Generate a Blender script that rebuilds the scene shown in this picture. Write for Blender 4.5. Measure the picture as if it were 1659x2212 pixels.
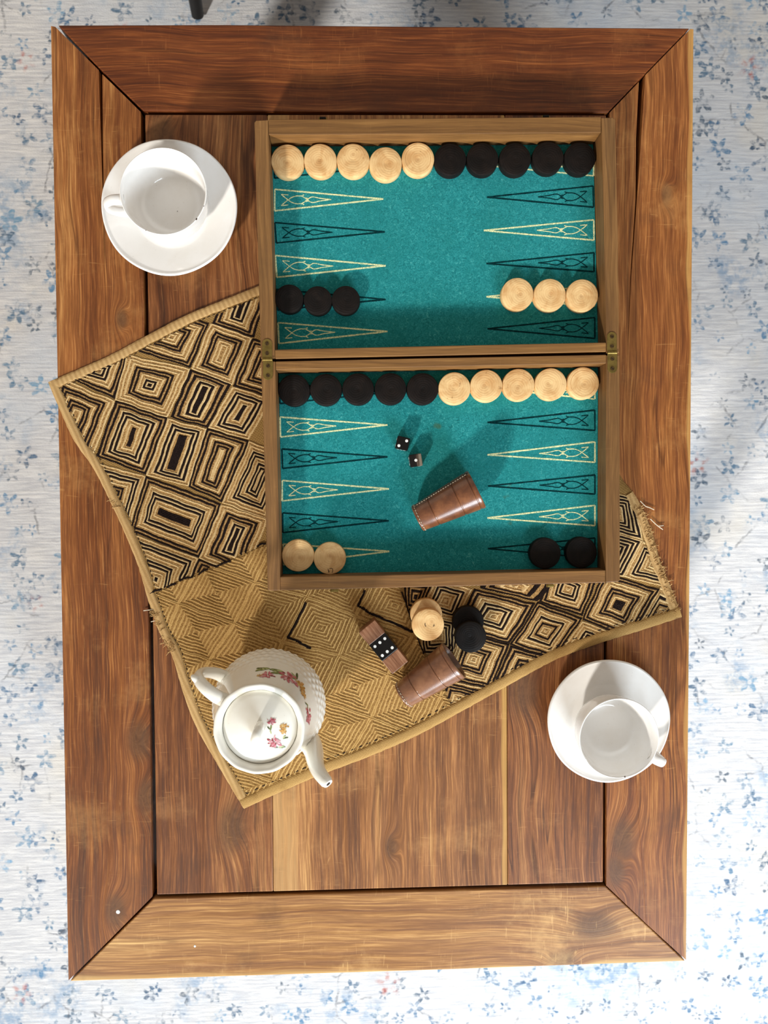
import bpy, bmesh, math, random
from mathutils import Vector, Matrix, noise as mnoise
random.seed(7)
S = bpy.context.scene
for o in list(bpy.data.objects): bpy.data.objects.remove(o)

# ------------------------------------------------------------------ camera
IW, IH, F = 1659.0, 2212.0, 1661.0
CAMH = 0.85                                   # above the table top (z = 0)
EUL = tuple(math.radians(a) for a in (-1.727, -1.724, -0.415))
cam = bpy.data.cameras.new('camera'); co = bpy.data.objects.new('camera', cam)
S.collection.objects.link(co)
co.location = (0, 0, CAMH); co.rotation_euler = EUL
cam.sensor_fit = 'HORIZONTAL'; cam.sensor_width = 36.0; cam.lens = 36.0*F/IW
cam.clip_start = 0.01; cam.clip_end = 50
cam.dof.use_dof = True; cam.dof.focus_distance = 0.83; cam.dof.aperture_fstop = 9.0
S.camera = co

# ------------------------------------------------------------------ world, sun, window light, exposure
w = bpy.data.worlds.new('world'); S.world = w; w.use_nodes = True
bg = w.node_tree.nodes['Background']
bg.inputs[0].default_value = (1.0, 0.89, 0.77, 1); bg.inputs[1].default_value = 0.36

def aim(o, d):
    o.rotation_euler = Vector(d).to_track_quat('-Z', 'Y').to_euler()
sun = bpy.data.lights.new('sun', 'SUN'); so = bpy.data.objects.new('sun', sun); S.collection.objects.link(so)
sun.energy = 3.3; sun.angle = math.radians(5.0); sun.color = (1.0, 0.965, 0.90)
el = math.radians(26); az = (0.48, 0.877)
aim(so, (math.cos(el)*az[0], math.cos(el)*az[1], -math.sin(el)))
so.location = (-1.2, -2.2, 1.5)
win = bpy.data.lights.new('window_light', 'AREA'); wo = bpy.data.objects.new('window_light', win); S.collection.objects.link(wo)
win.shape = 'RECTANGLE'; win.size = 1.1; win.size_y = 1.0; win.energy = 72; win.color = (0.80, 0.91, 1.0)
wo.location = (1.05, -2.1, 1.15); aim(wo, (-0.95, 2.0, -1.15))

vs = S.view_settings
S.display_settings.display_device = 'sRGB'
vs.view_transform = 'Standard'; vs.look = 'None'; vs.gamma = 1.0; vs.use_curve_mapping = False
vs.exposure = 0.08

# ------------------------------------------------------------------ helpers
RM = Matrix.Identity(3)
from mathutils import Euler
RM = Euler(EUL, 'XYZ').to_matrix()
def P(x, y, z=0.0):
    d = RM @ Vector(((x-IW/2)/F, -(y-IH/2)/F, -1.0))
    t = (z-CAMH)/d.z
    return Vector((d.x*t, d.y*t, z))
def sc(z=0.0):            # metres per photo pixel at height z
    return (CAMH-z)/F

def srgb(r, g, b):
    f = lambda c: (c/12.92 if c <= .04045 else ((c+.055)/1.055)**2.4)
    return (f(r/255), f(g/255), f(b/255), 1)

def link(o, parent=None):
    S.collection.objects.link(o)
    if parent is not None: o.parent = parent
    return o
ORG = {}
def thing(name, label, cat, loc, group=None):
    o = bpy.data.objects.new(name, None); o.empty_display_size = .02
    link(o); o.location = loc; ORG[o.name] = Vector(loc)
    o['label'] = label; o['category'] = cat
    if group: o['group'] = group
    return o
def tag(o, label, cat, group=None):
    o['label'] = label; o['category'] = cat
    if group: o['group'] = group
    return o
def obj(name, verts, faces, mat, parent=None, loc=None, smooth=False, bevel=0, label=None, segs=2, autos=None):
    """verts in world space; parts take their thing's base as origin"""
    org = Vector(loc) if loc is not None else (ORG[parent.name] if parent is not None else Vector((0, 0, 0)))
    me = bpy.data.meshes.new(name)
    me.from_pydata([tuple(Vector(v)-org) for v in verts], [], faces)
    me.update()
    mats = mat if isinstance(mat, (list, tuple)) else [mat]
    for m in mats: me.materials.append(m)
    bm = bmesh.new(); bm.from_mesh(me); bmesh.ops.recalc_face_normals(bm, faces=bm.faces)
    bm.to_mesh(me); bm.free()
    o = bpy.data.objects.new(name, me)
    if parent is None:
        link(o); o.location = org
    else:
        link(o, parent)
    ORG[o.name] = org
    if smooth:
        for p in me.polygons: p.use_smooth = True
        if autos is not None: me.set_sharp_from_angle(angle=math.radians(autos))
    if bevel:
        b = o.modifiers.new('bevel', 'BEVEL'); b.width = bevel; b.segments = segs; b.limit_method = 'ANGLE'; b.angle_limit = math.radians(40)
    if label: o['label'] = label
    return o

def prism(poly, z0, z1):
    """poly: list of world XY, extruded between z0 and z1"""
    n = len(poly)
    v = [(p[0], p[1], z1) for p in poly] + [(p[0], p[1], z0) for p in poly]
    f = [tuple(range(n)), tuple(range(2*n-1, n-1, -1))]
    for i in range(n):
        j = (i+1) % n; f.append((i, n+i, n+j, j))
    return v, f
def pxprism(pts, ztop, zbot):
    return prism([P(x, y, ztop) for x, y in pts], zbot, ztop)
def join(parts):
    V, Fc = [], []
    for v, f in parts:
        b = len(V); V += list(v); Fc += [tuple(i+b for i in q) for q in f]
    return V, Fc
def lathe(prof, n=64, c=(0, 0, 0), rf=None):
    """prof: list (r,z); closed top/bottom when r == 0; rf(theta,r,z) may change the radius"""
    V, Fc, rows = [], [], []
    for r, z in prof:
        if r <= 1e-7:
            rows.append([len(V)]); V.append((c[0], c[1], c[2]+z))
        else:
            row = []
            for i in range(n):
                t = 2*math.pi*i/n; rr = rf(t, r, z) if rf else r
                row.append(len(V)); V.append((c[0]+rr*math.cos(t), c[1]+rr*math.sin(t), c[2]+z))
            rows.append(row)
    for a, b in zip(rows[:-1], rows[1:]):
        for i in range(n):
            j = (i+1) % n
            if len(a) == 1 and len(b) == 1: continue
            if len(a) == 1: Fc.append((a[0], b[i], b[j]))
            elif len(b) == 1: Fc.append((a[i], b[0], a[j]))
            else: Fc.append((a[i], b[i], b[j], a[j]))
    return V, Fc
def tube(pts, rad, n=8, flat=None, up=None):
    """pts: world points; rad: scalar or list; flat=(a,b) ellipse factors in the frame (side, up)"""
    pts = [Vector(p) for p in pts]; m = len(pts); V, Fc = [], []
    prev = None
    for k, p in enumerate(pts):
        t = (pts[min(k+1, m-1)]-pts[max(k-1, 0)]).normalized()
        ref = Vector(up) if up is not None else (prev if prev is not None else (Vector((0, 0, 1)) if abs(t.z) < .9 else Vector((1, 0, 0))))
        s = t.cross(ref).normalized(); u = s.cross(t).normalized(); prev = u
        r = rad[k] if isinstance(rad, (list, tuple)) else rad
        fa = flat[k] if isinstance(flat, list) else (flat or (1, 1))
        for i in range(n):
            a = 2*math.pi*i/n
            V.append(p + s*(math.cos(a)*r*fa[0]) + u*(math.sin(a)*r*fa[1]))
    for k in range(m-1):
        for i in range(n):
            j = (i+1) % n
            Fc.append((k*n+i, k*n+j, (k+1)*n+j, (k+1)*n+i))
    Fc.append(tuple(range(n-1, -1, -1))); Fc.append(tuple(range((m-1)*n, m*n)))
    return V, Fc
def disc(c, r, h, n=20):
    return prism([(c[0]+r*math.cos(2*math.pi*i/n), c[1]+r*math.sin(2*math.pi*i/n)) for i in range(n)], c[2], c[2]+h)
def spline(pts, k=8):
    pts = [Vector(p) for p in pts]; out = []
    q = [pts[0]*2-pts[1]]+pts+[pts[-1]*2-pts[-2]]
    for i in range(1, len(q)-2):
        p0, p1, p2, p3 = q[i-1:i+3]
        for s in range(k):
            t = s/k
            out.append(.5*((2*p1)+(p2-p0)*t+(2*p0-5*p1+4*p2-p3)*t*t+(3*p1-p0-3*p2+p3)*t**3))
    out.append(pts[-1]); return out

# ------------------------------------------------------------------ node helpers
class NT:
    def __init__(s, name):
        s.m = bpy.data.materials.new(name); s.m.use_nodes = True
        s.t = s.m.node_tree; s.b = s.t.nodes['Principled BSDF']; s._tc = None
    def n(s, ty, **kw):
        x = s.t.nodes.new(ty)
        for k, v in kw.items(): setattr(x, k, v)
        return x
    def put(s, sock, v):
        if v is None: return
        if isinstance(v, bpy.types.NodeSocket): s.t.links.new(v, sock)
        else:
            if isinstance(v, (int, float)) and sock.type in ('RGBA', 'VECTOR'):
                v = (v, v, v, 1) if sock.type == 'RGBA' else (v, v, v)
            sock.default_value = v
    def co(s, which='Object'):
        if s._tc is None: s._tc = s.n('ShaderNodeTexCoord')
        return s._tc.outputs[which]
    def map(s, v, scale=(1, 1, 1), loc=(0, 0, 0), rot=(0, 0, 0)):
        x = s.n('ShaderNodeMapping'); s.put(x.inputs['Vector'], v)
        x.inputs['Scale'].default_value = scale; x.inputs['Location'].default_value = loc; x.inputs['Rotation'].default_value = rot
        return x.outputs[0]
    def noise(s, v, scale=5, detail=3, rough=.5, dist=0, w=None, col=False):
        x = s.n('ShaderNodeTexNoise')
        if w is not None: x.noise_dimensions = '4D'; s.put(x.inputs['W'], w)
        s.put(x.inputs['Vector'], v); s.put(x.inputs['Scale'], scale); x.inputs['Detail'].default_value = detail
        x.inputs['Roughness'].default_value = rough; x.inputs['Distortion'].default_value = dist
        return x.outputs['Color' if col else 'Fac']
    def vor(s, v, scale=5, feat='F1', dim='3D', rnd=1.0):
        x = s.n('ShaderNodeTexVoronoi', feature=feat, voronoi_dimensions=dim); s.put(x.inputs['Vector'], v)
        s.put(x.inputs['Scale'], scale); x.inputs['Randomness'].default_value = rnd
        return x
    def math(s, op, a, b=None, c=None, clamp=False):
        x = s.n('ShaderNodeMath', operation=op, use_clamp=clamp); s.put(x.inputs[0], a); s.put(x.inputs[1], b); s.put(x.inputs[2], c)
        return x.outputs[0]
    def vm(s, op, a, b=None, out=0):
        x = s.n('ShaderNodeVectorMath', operation=op); s.put(x.inputs[0], a); s.put(x.inputs[1], b)
        return x.outputs['Value' if out else 'Vector']
    def mix(s, f, a, b, bt='MIX'):
        x = s.n('ShaderNodeMix', data_type='RGBA', blend_type=bt); s.put(x.inputs[0], f); s.put(x.inputs[6], a); s.put(x.inputs[7], b)
        return x.outputs[2]
    def rng(s, v, a, b, c=0, d=1, smooth=True):
        x = s.n('ShaderNodeMapRange', interpolation_type='SMOOTHSTEP' if smooth else 'LINEAR')
        s.put(x.inputs[0], v); s.put(x.inputs[1], a); s.put(x.inputs[2], b); s.put(x.inputs[3], c); s.put(x.inputs[4], d)
        return x.outputs[0]
    def ramp(s, f, stops):
        x = s.n('ShaderNodeValToRGB'); s.put(x.inputs[0], f); e = x.color_ramp.elements
        while len(e) < len(stops): e.new(.5)
        for q, (p, c) in zip(e, stops): q.position = p; q.color = c
        return x.outputs[0]
    def sep(s, v):
        x = s.n('ShaderNodeSeparateXYZ'); s.put(x.inputs[0], v); return x.outputs
    def comb(s, x_, y_, z_):
        x = s.n('ShaderNodeCombineXYZ'); s.put(x.inputs[0], x_); s.put(x.inputs[1], y_); s.put(x.inputs[2], z_); return x.outputs[0]
    def bump(s, h, st=.3, dist=.001):
        x = s.n('ShaderNodeBump'); s.put(x.inputs['Height'], h); x.inputs['Strength'].default_value = st; x.inputs['Distance'].default_value = dist
        s.t.links.new(x.outputs[0], s.b.inputs['Normal'])
    def rand(s):
        return s.n('ShaderNodeObjectInfo').outputs['Random']
    def done(s, col=None, rough=.5, spec=None, **kw):
        s.put(s.b.inputs['Base Color'], col); s.put(s.b.inputs['Roughness'], rough)
        if spec is not None: s.put(s.b.inputs['Specular IOR Level'], spec)
        for k, v in kw.items(): s.put(s.b.inputs[k.replace('_', ' ')], v)
        return s.m

def wood(name, tones, axis='Y', seed=0, knots=(), sap=(), rough=.42, scale=1.0, wear=.5, org=(0, 0, 0), fine=1.0, dirt=.35):
    """tones: 4 sRGB triples dark..light ; axis: grain direction; knots: world (x,y,r); sap: (x0,x1,colour) bands across"""
    m = NT(name); p = m.co('Object')
    dark, mid, light, pale = [srgb(c[0]*k, c[1]*k*.975, c[2]*k*.87) for c, k in zip(tones, (.84, .93, .97, 1.0))]
    warp = m.noise(m.map(p, (3, 3, 3), (seed*1.7, seed*.9, 0)), 2.0, 2, .5, col=True)
    pw = m.vm('ADD', p, m.vm('MULTIPLY', m.vm('SUBTRACT', warp, (.5, .5, .5)), (.02, .02, 0)))
    kmask = None
    for (kx, ky, kr) in knots:
        loc = m.vm('SUBTRACT', p, (kx-org[0], ky-org[1], 0))
        loc = m.vm('MULTIPLY', loc, (1, .55, 0) if axis == 'Y' else (.55, 1, 0))
        d = m.vm('LENGTH', loc, out=1)
        g = m.math('EXPONENT', m.math('MULTIPLY', m.math('POWER', m.math('DIVIDE', d, kr), 2.0), -1.0))
        pw = m.vm('ADD', pw, m.vm('MULTIPLY', m.comb(g, g, 0), (.016, .016, 0)))
        kmask = g if kmask is None else m.math('MAXIMUM', kmask, g)
    def stv(k, along): return (k*scale, k*scale*along, k*scale) if axis == 'Y' else ((k*scale*along, k*scale, k*scale) if axis == 'X' else (k*scale, k*scale, k*scale*along))
    b0 = m.noise(m.map(pw, stv(26, .035), (seed*2, seed, 0)), 1.3, 4, .55, .5)
    b1 = m.noise(m.map(pw, stv(8, .12), (seed, seed*2, seed)), 1.6, 3, .55, .4)
    b2 = m.noise(m.map(pw, stv(120, .024), (seed*3, seed, 0)), 1.5, 5, .66, .12)
    b3 = m.noise(m.map(pw, stv(620, .03), (0, seed, seed)), 1.0, 4, .65)
    f = m.math('ADD', m.math('ADD', m.math('MULTIPLY', b0, .36), m.math('MULTIPLY', b1, .22)), m.math('ADD', m.math('MULTIPLY', b2, .26), m.math('MULTIPLY', b3, .16)))
    c = m.ramp(f, [(.37, dark), (.46, mid), (.54, light), (.64, pale)])
    # dark grain lines
    gl = m.noise(m.map(pw, stv(46, .03), (seed*7, 0, seed)), 1.0, 2, .5, .8)
    gl = m.math('ABSOLUTE', m.math('SUBTRACT', gl, .5))
    c = m.mix(m.math('MULTIPLY', m.rng(gl, .0, .022, .62, 0), m.rng(b1, .42, .58)), c, dark)
    c = m.mix(m.rng(b3, .38, .66, .38*fine, 0), c, dark, 'MIX')
    c = m.mix(m.rng(b3, .55, .75, 0, .30*fine), c, pale, 'MIX')
    for (x0, x1, sc_) in sap:                     # sapwood bands along the grain
        xs = m.sep(pw)[0 if axis == 'Y' else 1]
        o_ = org[0 if axis == 'Y' else 1]
        k = m.math('MULTIPLY', m.rng(xs, x0-o_-.0016, x0-o_+.0016), m.rng(xs, x1-o_-.003, x1-o_+.003, 1, 0))
        c = m.mix(m.math('MULTIPLY', k, m.rng(b2, .3, .7, .75, .35)), c, srgb(*sc_))
    if kmask is not None:
        rings = m.noise(m.map(pw, (70, 70, 1)), 2.2, 3, .6, 1.2)
        kc = m.mix(rings, srgb(54, 34, 22), srgb(122, 84, 54))
        c = m.mix(m.rng(kmask, .25, .95, 0, .8), c, kc)
    # worn dull patches, grime and pale scratches
    wp = m.noise(m.map(p, (7, 7, 1), (seed*5, 3, 0)), 1.7, 6, .68)
    c = m.mix(m.rng(wp, .52, .74, 0, .55*wear), c, pale)
    dp = m.noise(m.map(p, (9, 9, 1), (2, seed*4, 0)), 1.5, 5, .65)
    c = m.mix(m.rng(dp, .54, .76, 0, dirt), c, srgb(70, 46, 32))
    s1 = m.noise(m.map(p, (40, 420, 1) if axis == 'Y' else (420, 40, 1), (seed, 0, 0), (0, 0, .5)), 1.0, 2, .5, .8)
    s2 = m.noise(m.map(p, (300, 26, 1), (0, seed, 0), (0, 0, -.25)), 1.0, 2, .5, 1.0)
    sm = m.math('MULTIPLY', m.rng(m.math('MAXIMUM', s1, s2), .66, .73), m.rng(wp, .42, .62))
    c = m.mix(m.math('MULTIPLY', sm, .55*wear), c, pale)
    hgt = m.math('ADD', m.math('MULTIPLY', b3, .6), m.math('MULTIPLY', b2, .4))
    m.bump(hgt, .25, .0006)
    return m.done(c, m.rng(b2, .3, .7, rough+.10, rough-.05), .35)

# ------------------------------------------------------------------ plain materials
def porcelain(name, col, warm):
    m = NT(name); p = m.co('Object')
    n = m.noise(p, 30, 4, .6)
    sp = m.vor(p, 160).outputs['Distance']
    c = m.mix(m.rng(n, .4, .7, 0, .5), srgb(*col), srgb(*warm))
    c = m.mix(m.rng(sp, .05, .075, .25, 0), c, srgb(150, 130, 110))
    return m.done(c, .14, .5, Coat_Weight=.4, Coat_Roughness=.06)
M = {}
M['white_china'] = porcelain('white_china', (240, 238, 235), (231, 226, 219))
M['cream_china'] = porcelain('cream_china', (240, 238, 229), (232, 226, 211))
def simple(name, col, rough=.5, metallic=0, nz=None, spec=.4, bump=.0):
    m = NT(name); p = m.co('Object'); n = m.noise(p, nz or 120, 4, .6)
    a = srgb(*col); b = tuple(x*.62 for x in a[:3])+(1,)
    c = m.mix(m.rng(n, .35, .7), a, b)
    if bump: m.bump(n, bump, .0005)
    return m.done(c, rough, spec, Metallic=metallic)
M['brass'] = simple('aged_brass', (150, 128, 70), .42, .85, 90)
M['screw'] = simple('screw_brass', (104, 82, 52), .45, .8, 400)
M['dark_metal'] = simple('dark_metal', (34, 30, 28), .5, .6, 200)
M['black_plastic'] = simple('black_gloss', (9, 8, 8), .22, 0, 300)
M['pip'] = simple('white_pip', (244, 244, 240), .4, 0, 300)
M['seam'] = simple('dark_seam', (36, 22, 14), .8, 0, 200)
M['black_paint'] = simple('black_painted_wood', (10, 9, 9), .45, 0, 80)
M['stitch'] = simple('cream_thread', (226, 212, 188), .8, 0, 400)
M['speck'] = simple('brown_speck', (66, 40, 30), .6, 0, 500)

# ------------------------------------------------------------------ setting: floor, rug
FZ = -0.45
def floor_mat():
    return wood('floor_oak', ((96, 66, 40), (128, 90, 56), (150, 110, 72), (176, 138, 96)), 'X', 5, rough=.5, scale=.4)
v, f = prism([(-3.2, -3.2), (3.2, -3.2), (3.2, 3.2), (-3.2, 3.2)], FZ-.06, FZ-.008)
fl = obj('floor', v, f, floor_mat()); fl['kind'] = 'structure'

M_wall = simple('plaster_wall', (206, 198, 186), .85, 0, 30, .2)
v, f = prism([(-3.2, 2.3), (3.2, 2.3), (3.2, 2.42), (-3.2, 2.42)], FZ-.008, FZ+2.5)
ob_ = obj('wall_far', v, f, M_wall); ob_['kind'] = 'structure'
v, f = prism([(-3.2, 2.285), (3.2, 2.285), (3.2, 2.299), (-3.2, 2.299)], FZ-.0075, FZ+.10)
ob_ = obj('baseboard_far', v, f, simple('white_baseboard', (226, 222, 214), .5, 0, 40), bevel=.003); ob_['kind'] = 'structure'

def rug_mat():
    m = NT('faded_floral_rug'); p = m.co('Object')
    jit = m.noise(p, 26, 3, .6, col=True)
    q = m.vm('ADD', p, m.vm('MULTIPLY', m.vm('SUBTRACT', jit, (.5, .5, .5)), (.012, .012, 0)))
    wob = m.noise(p, 90, 3, .7, col=True)
    q = m.vm('ADD', q, m.vm('MULTIPLY', m.vm('SUBTRACT', wob, (.5, .5, .5)), (.0085, .0085, 0)))
    streak = m.noise(m.map(p, (14, 190, 1)), 1.5, 4, .65)
    cloud = m.noise(p, 3.1, 4, .6)
    base = m.mix(m.rng(streak, .32, .7), srgb(194, 195, 200), srgb(232, 231, 230))
    base = m.mix(m.rng(cloud, .45, .7, 0, .45), base, srgb(198, 212, 228))
    base = m.mix(m.rng(m.noise(p, 5.3, 3, .6), .52, .72, 0, .4), base, srgb(222, 212, 192))
    wear = m.math('MULTIPLY', m.rng(m.noise(p, 46, 4, .75), .36, .60), m.rng(m.noise(m.map(p, (60, 330, 1)), 1.0, 3, .6), .30, .52))
    def flowers(scale, off, R, npet, hole, thr):
        vv = m.map(q, (scale, scale, 1), off)
        vo = m.vor(vv, 1.0, 'F1', '2D', .85)
        loc = m.sep(m.vm('SUBTRACT', vv, vo.outputs['Position']))
        r = m.math('SQRT', m.math('ADD', m.math('MULTIPLY', loc[0], loc[0]), m.math('MULTIPLY', loc[1], loc[1])))
        a = m.math('ARCTAN2', loc[1], loc[0])
        cs = m.sep(vo.outputs['Color'])
        pet = m.math('COSINE', m.math('ADD', m.math('MULTIPLY', a, npet), m.math('MULTIPLY', cs[0], 6.28)))
        rp = m.math('MULTIPLY', m.math('ADD', m.math('MULTIPLY', pet, .34), .66), m.math('MULTIPLY', m.math('ADD', cs[2], .75), R*.75))
        k = m.rng(m.math('SUBTRACT', rp, r), -.03, .05)
        k = m.math('MULTIPLY', k, m.rng(r, hole*.6, hole*1.3))
        k = m.math('MULTIPLY', k, m.math('GREATER_THAN', cs[1], thr))
        return m.math('MULTIPLY', k, wear), cs
    wash = m.math('MULTIPLY', m.rng(m.noise(p, 7.5, 3, .6), .50, .68), m.rng(m.noise(p, 55, 3, .7), .40, .66))
    base = m.mix(m.math('MULTIPLY', wash, .7), base, srgb(116, 152, 186))
    k1, c1 = flowers(25, (0, 0, 0), .42, 5, .11, .15)
    blue = m.ramp(c1[0], [(0, srgb(56, 92, 126)), (.35, srgb(96, 142, 180)), (.6, srgb(80, 94, 110)), (.85, srgb(124, 168, 200)), (1, srgb(46, 72, 100))])
    c = m.mix(m.math('MULTIPLY', k1, .95), base, blue)
    k2, c2 = flowers(52, (3.3, 7.1, 0), .36, 3, .0, .42)
    c = m.mix(m.math('MULTIPLY', k2, .72), c, m.ramp(c2[0], [(0, srgb(74, 84, 96)), (.5, srgb(118, 134, 150)), (1, srgb(84, 122, 150))]))
    # vines
    ed = m.vor(m.map(q, (14, 14, 1), (1.3, .4, 0)), 1.0, 'DISTANCE_TO_EDGE', '2D', 1.0).outputs['Distance']
    br = m.rng(m.noise(p, 13, 2, .5), .50, .60)
    vine = m.math('MULTIPLY', m.math('MULTIPLY', m.rng(ed, .012, .034, 1, 0), br), wear)
    c = m.mix(m.math('MULTIPLY', vine, .6), c, srgb(96, 98, 106))
    k3, c3 = flowers(5.6, (.33, .6, 0), .12, 5, .045, .60)
    c = m.mix(m.math('MULTIPLY', k3, .85), c, m.ramp(c3[0], [(0, srgb(196, 112, 96)), (.6, srgb(186, 92, 80)), (1, srgb(160, 122, 80))]))
    m.bump(m.math('ADD', m.math('MULTIPLY', streak, .7), m.math('MULTIPLY', m.noise(p, 700, 2, .5), .5)), .6, .002)
    return m.done(c, .95, .1, Sheen_Weight=.15)
# slightly uneven pile surface
nx = 60; V = []; Fc = []
for j in range(nx+1):
    for i in range(nx+1):
        x = -1.3+2.6*i/nx; y = -1.5+3.0*j/nx
        V.append((x, y, FZ+.0008*mnoise.noise((x*6, y*6, 0))))
for j in range(nx):
    for i in range(nx):
        a = j*(nx+1)+i; Fc.append((a, a+1, a+nx+2, a+nx+1))
b0 = len(V)
V += [(-1.3, -1.5, FZ-.008), (1.3, -1.5, FZ-.008), (1.3, 1.5, FZ-.008), (-1.3, 1.5, FZ-.008)]
Fc.append((b0+3, b0+2, b0+1, b0))
row = lambda j, i: j*(nx+1)+i
for i in range(nx):
    pass
Fc.append(tuple(row(0, i) for i in range(nx+1))[::-1]+(b0, b0+1))
Fc.append(tuple(row(nx, i) for i in range(nx+1))+(b0+2, b0+3))
Fc.append(tuple(row(j, 0) for j in range(nx+1))+(b0+3, b0))
Fc.append(tuple(row(j, nx) for j in range(nx+1))[::-1]+(b0+1, b0+2))
rug = obj('rug', V, Fc, rug_mat(), loc=(0, 0, FZ-.008))
tag(rug, 'faded white rug with small blue flowers under the coffee table', 'rug')

# ------------------------------------------------------------------ coffee table
T0 = Vector((0, 0, FZ))
table = thing('coffee_table', 'reddish brown wooden coffee table with mitred frame and plank top', 'table', T0)
def KN(x, y, r): q = P(x, y, 0); return (q.x, q.y, r)
tone_top = ((70, 32, 14), (108, 54, 26), (132, 72, 36), (170, 110, 66))  # far board: weaker light at that end is put into this darker tone
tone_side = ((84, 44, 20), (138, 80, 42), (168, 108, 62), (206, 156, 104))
tone_low = ((112, 70, 42), (162, 112, 70), (188, 140, 92), (224, 184, 134))  # paler scratched wood, lightened further for the stronger light at the near end
tone_pan = ((88, 50, 28), (144, 94, 58), (176, 122, 80), (212, 166, 118))
tone_dk = ((66, 36, 20), (114, 66, 38), (148, 94, 58), (188, 138, 96))
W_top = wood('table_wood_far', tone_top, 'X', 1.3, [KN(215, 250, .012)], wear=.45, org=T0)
W_left = wood('table_wood_left', tone_side, 'Y', 2.9, [KN(300, 1600, .016), KN(262, 690, .008), KN(250, 1968, .014), KN(318, 1720, .014)], wear=.5, org=T0)
qr = [P(1484, 1200, 0).x, P(1500, 1200, 0).x]
W_right = wood('table_wood_right', tone_side, 'Y', 4.1, [KN(1345, 1815, .018), KN(1330, 1880, .014), KN(1440, 420, .008)], sap=[(qr[0], qr[1], (206, 160, 92))], wear=.5, org=T0)
yb = P(800, 2085, 0).y
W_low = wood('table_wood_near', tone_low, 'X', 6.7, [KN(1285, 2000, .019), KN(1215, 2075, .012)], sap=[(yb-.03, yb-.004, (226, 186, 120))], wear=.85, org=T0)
W_p1 = wood('table_plank_a', tone_dk, 'Y', 8.3, [KN(500, 1790, .02), KN(350, 290, .016)], wear=.6, org=T0)
a0, a1 = P(590, 1925, 0).x, P(640, 1925, 0).x; a2, a3 = P(1085, 1915, 0).x, P(1102, 1915, 0).x
W_p2 = wood('table_plank_b', tone_pan, 'Y', 9.9, [KN(845, 1830, .009)], sap=[(a0-.01, a1, (202, 160, 104)), (a2, a3, (212, 166, 92))], wear=.5, org=T0)
W_p3 = wood('table_plank_c', tone_dk, 'Y', 12.1, [KN(1130, 1490, .022)], wear=.75, org=T0)
W_under = simple('table_underframe', (34, 22, 16), .7, 0, 60)
TH = .026
def board(name, pts, mat, z=0.0, bev=.0012, th=TH):
    v, f = pxprism(pts, z, z-th); return obj(name, v, f, mat, table, bevel=bev)
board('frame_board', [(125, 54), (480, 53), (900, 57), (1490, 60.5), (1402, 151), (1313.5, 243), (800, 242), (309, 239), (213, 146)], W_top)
board('frame_board', [(110, 56), (119, 57.5), (168, 106), (213, 151), (218, 300), (223, 450), (226.5, 600), (232, 1100), (240, 2027), (148, 2118), (128, 1000)], W_left, bev=.0002)
board('frame_board', [(221, 160), (262, 200), (303.5, 241), (313, 800), (329, 1937), (240, 2027), (232, 1100), (226.5, 600), (224.5, 450), (222, 300)], W_left, bev=.0002)
board('frame_board', [(1491.5, 62), (1498, 63), (1490.5, 1100), (1482, 2074), (1396, 1995.5), (1360, 1500), (1351, 1100), (1354, 800), (1363, 600), (1376, 430), (1385, 300), (1394, 162)], W_right, bev=.0002)
board('frame_board', [(1380, 177), (1374, 300), (1373, 430), (1361.5, 600), (1354, 800), (1351, 1100), (1360, 1500), (1396, 1995.5), (1309.5, 1913), (1313, 1100), (1316.5, 243.5)], W_right, bev=.0002)
board('frame_board', [(332, 1941), (800, 1928), (1308, 1914.5), (1480.5, 2076.5), (900, 2097), (151, 2120)], W_low)
board('plank', [(313, 247), (577, 247.5), (590, 1926), (339, 1933)], W_p1, -.0012)
board('plank', [(577.6, 247.5), (1090, 248), (1096.5, 1912), (590.6, 1926)], W_p2, -.0010)
board('plank', [(1090.6, 248), (1309.5, 248.5), (1303, 1906), (1097.1, 1912)], W_p3, -.0014)
for (x, y) in ((255, 1970), (421, 2044)):
    c = P(x, y, 0); v, f = disc((c.x, c.y, -.0004), .0022 if x < 300 else .0013, .0006, 14); obj('nail_head', v, f, M['pip'], table)
# dark rails added below the joints so the open gaps stay black
def rail(pts): v, f = pxprism(pts, -TH-.0005, -TH-.03); return (v, f)
v, f = rail([(160, 130), (330, 130), (350, 2040), (180, 2040)]); obj('under_rail', v, f, W_under, table)
v, f = rail([(1285, 150), (1420, 150), (1430, 2010), (1280, 2010)]); obj('under_rail', v, f, W_under, table)
v, f = rail([(331, 190), (1284, 190), (1284, 275), (331, 275)]); obj('under_rail', v, f, W_under, table)
v, f = rail([(350.5, 1890), (1279, 1890), (1279, 1985), (350.5, 1985)]); obj('under_rail', v, f, W_under, table)
for (x, y) in [(205, 160), (1410, 165), (235, 2020), (1400, 1985)]:
    c = P(x, y, 0); h = .034
    # square leg with a tapered foot
    prof = [(h, -TH-.031), (h, -.30), (h*.8, FZ+.0009)]
    V = []; Fc = []
    for (r, z) in prof: V += [(c.x-r, c.y-r, z), (c.x+r, c.y-r, z), (c.x+r, c.y+r, z), (c.x-r, c.y+r, z)]
    for k in range(2):
        for i in range(4):
            j = (i+1) % 4; Fc.append((4*k+i, 4*k+j, 4*k+4+j, 4*k+4+i))
    Fc += [(3, 2, 1, 0), (8, 9, 10, 11)]
    obj('leg', V, Fc, W_left, table, bevel=.002)

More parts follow.
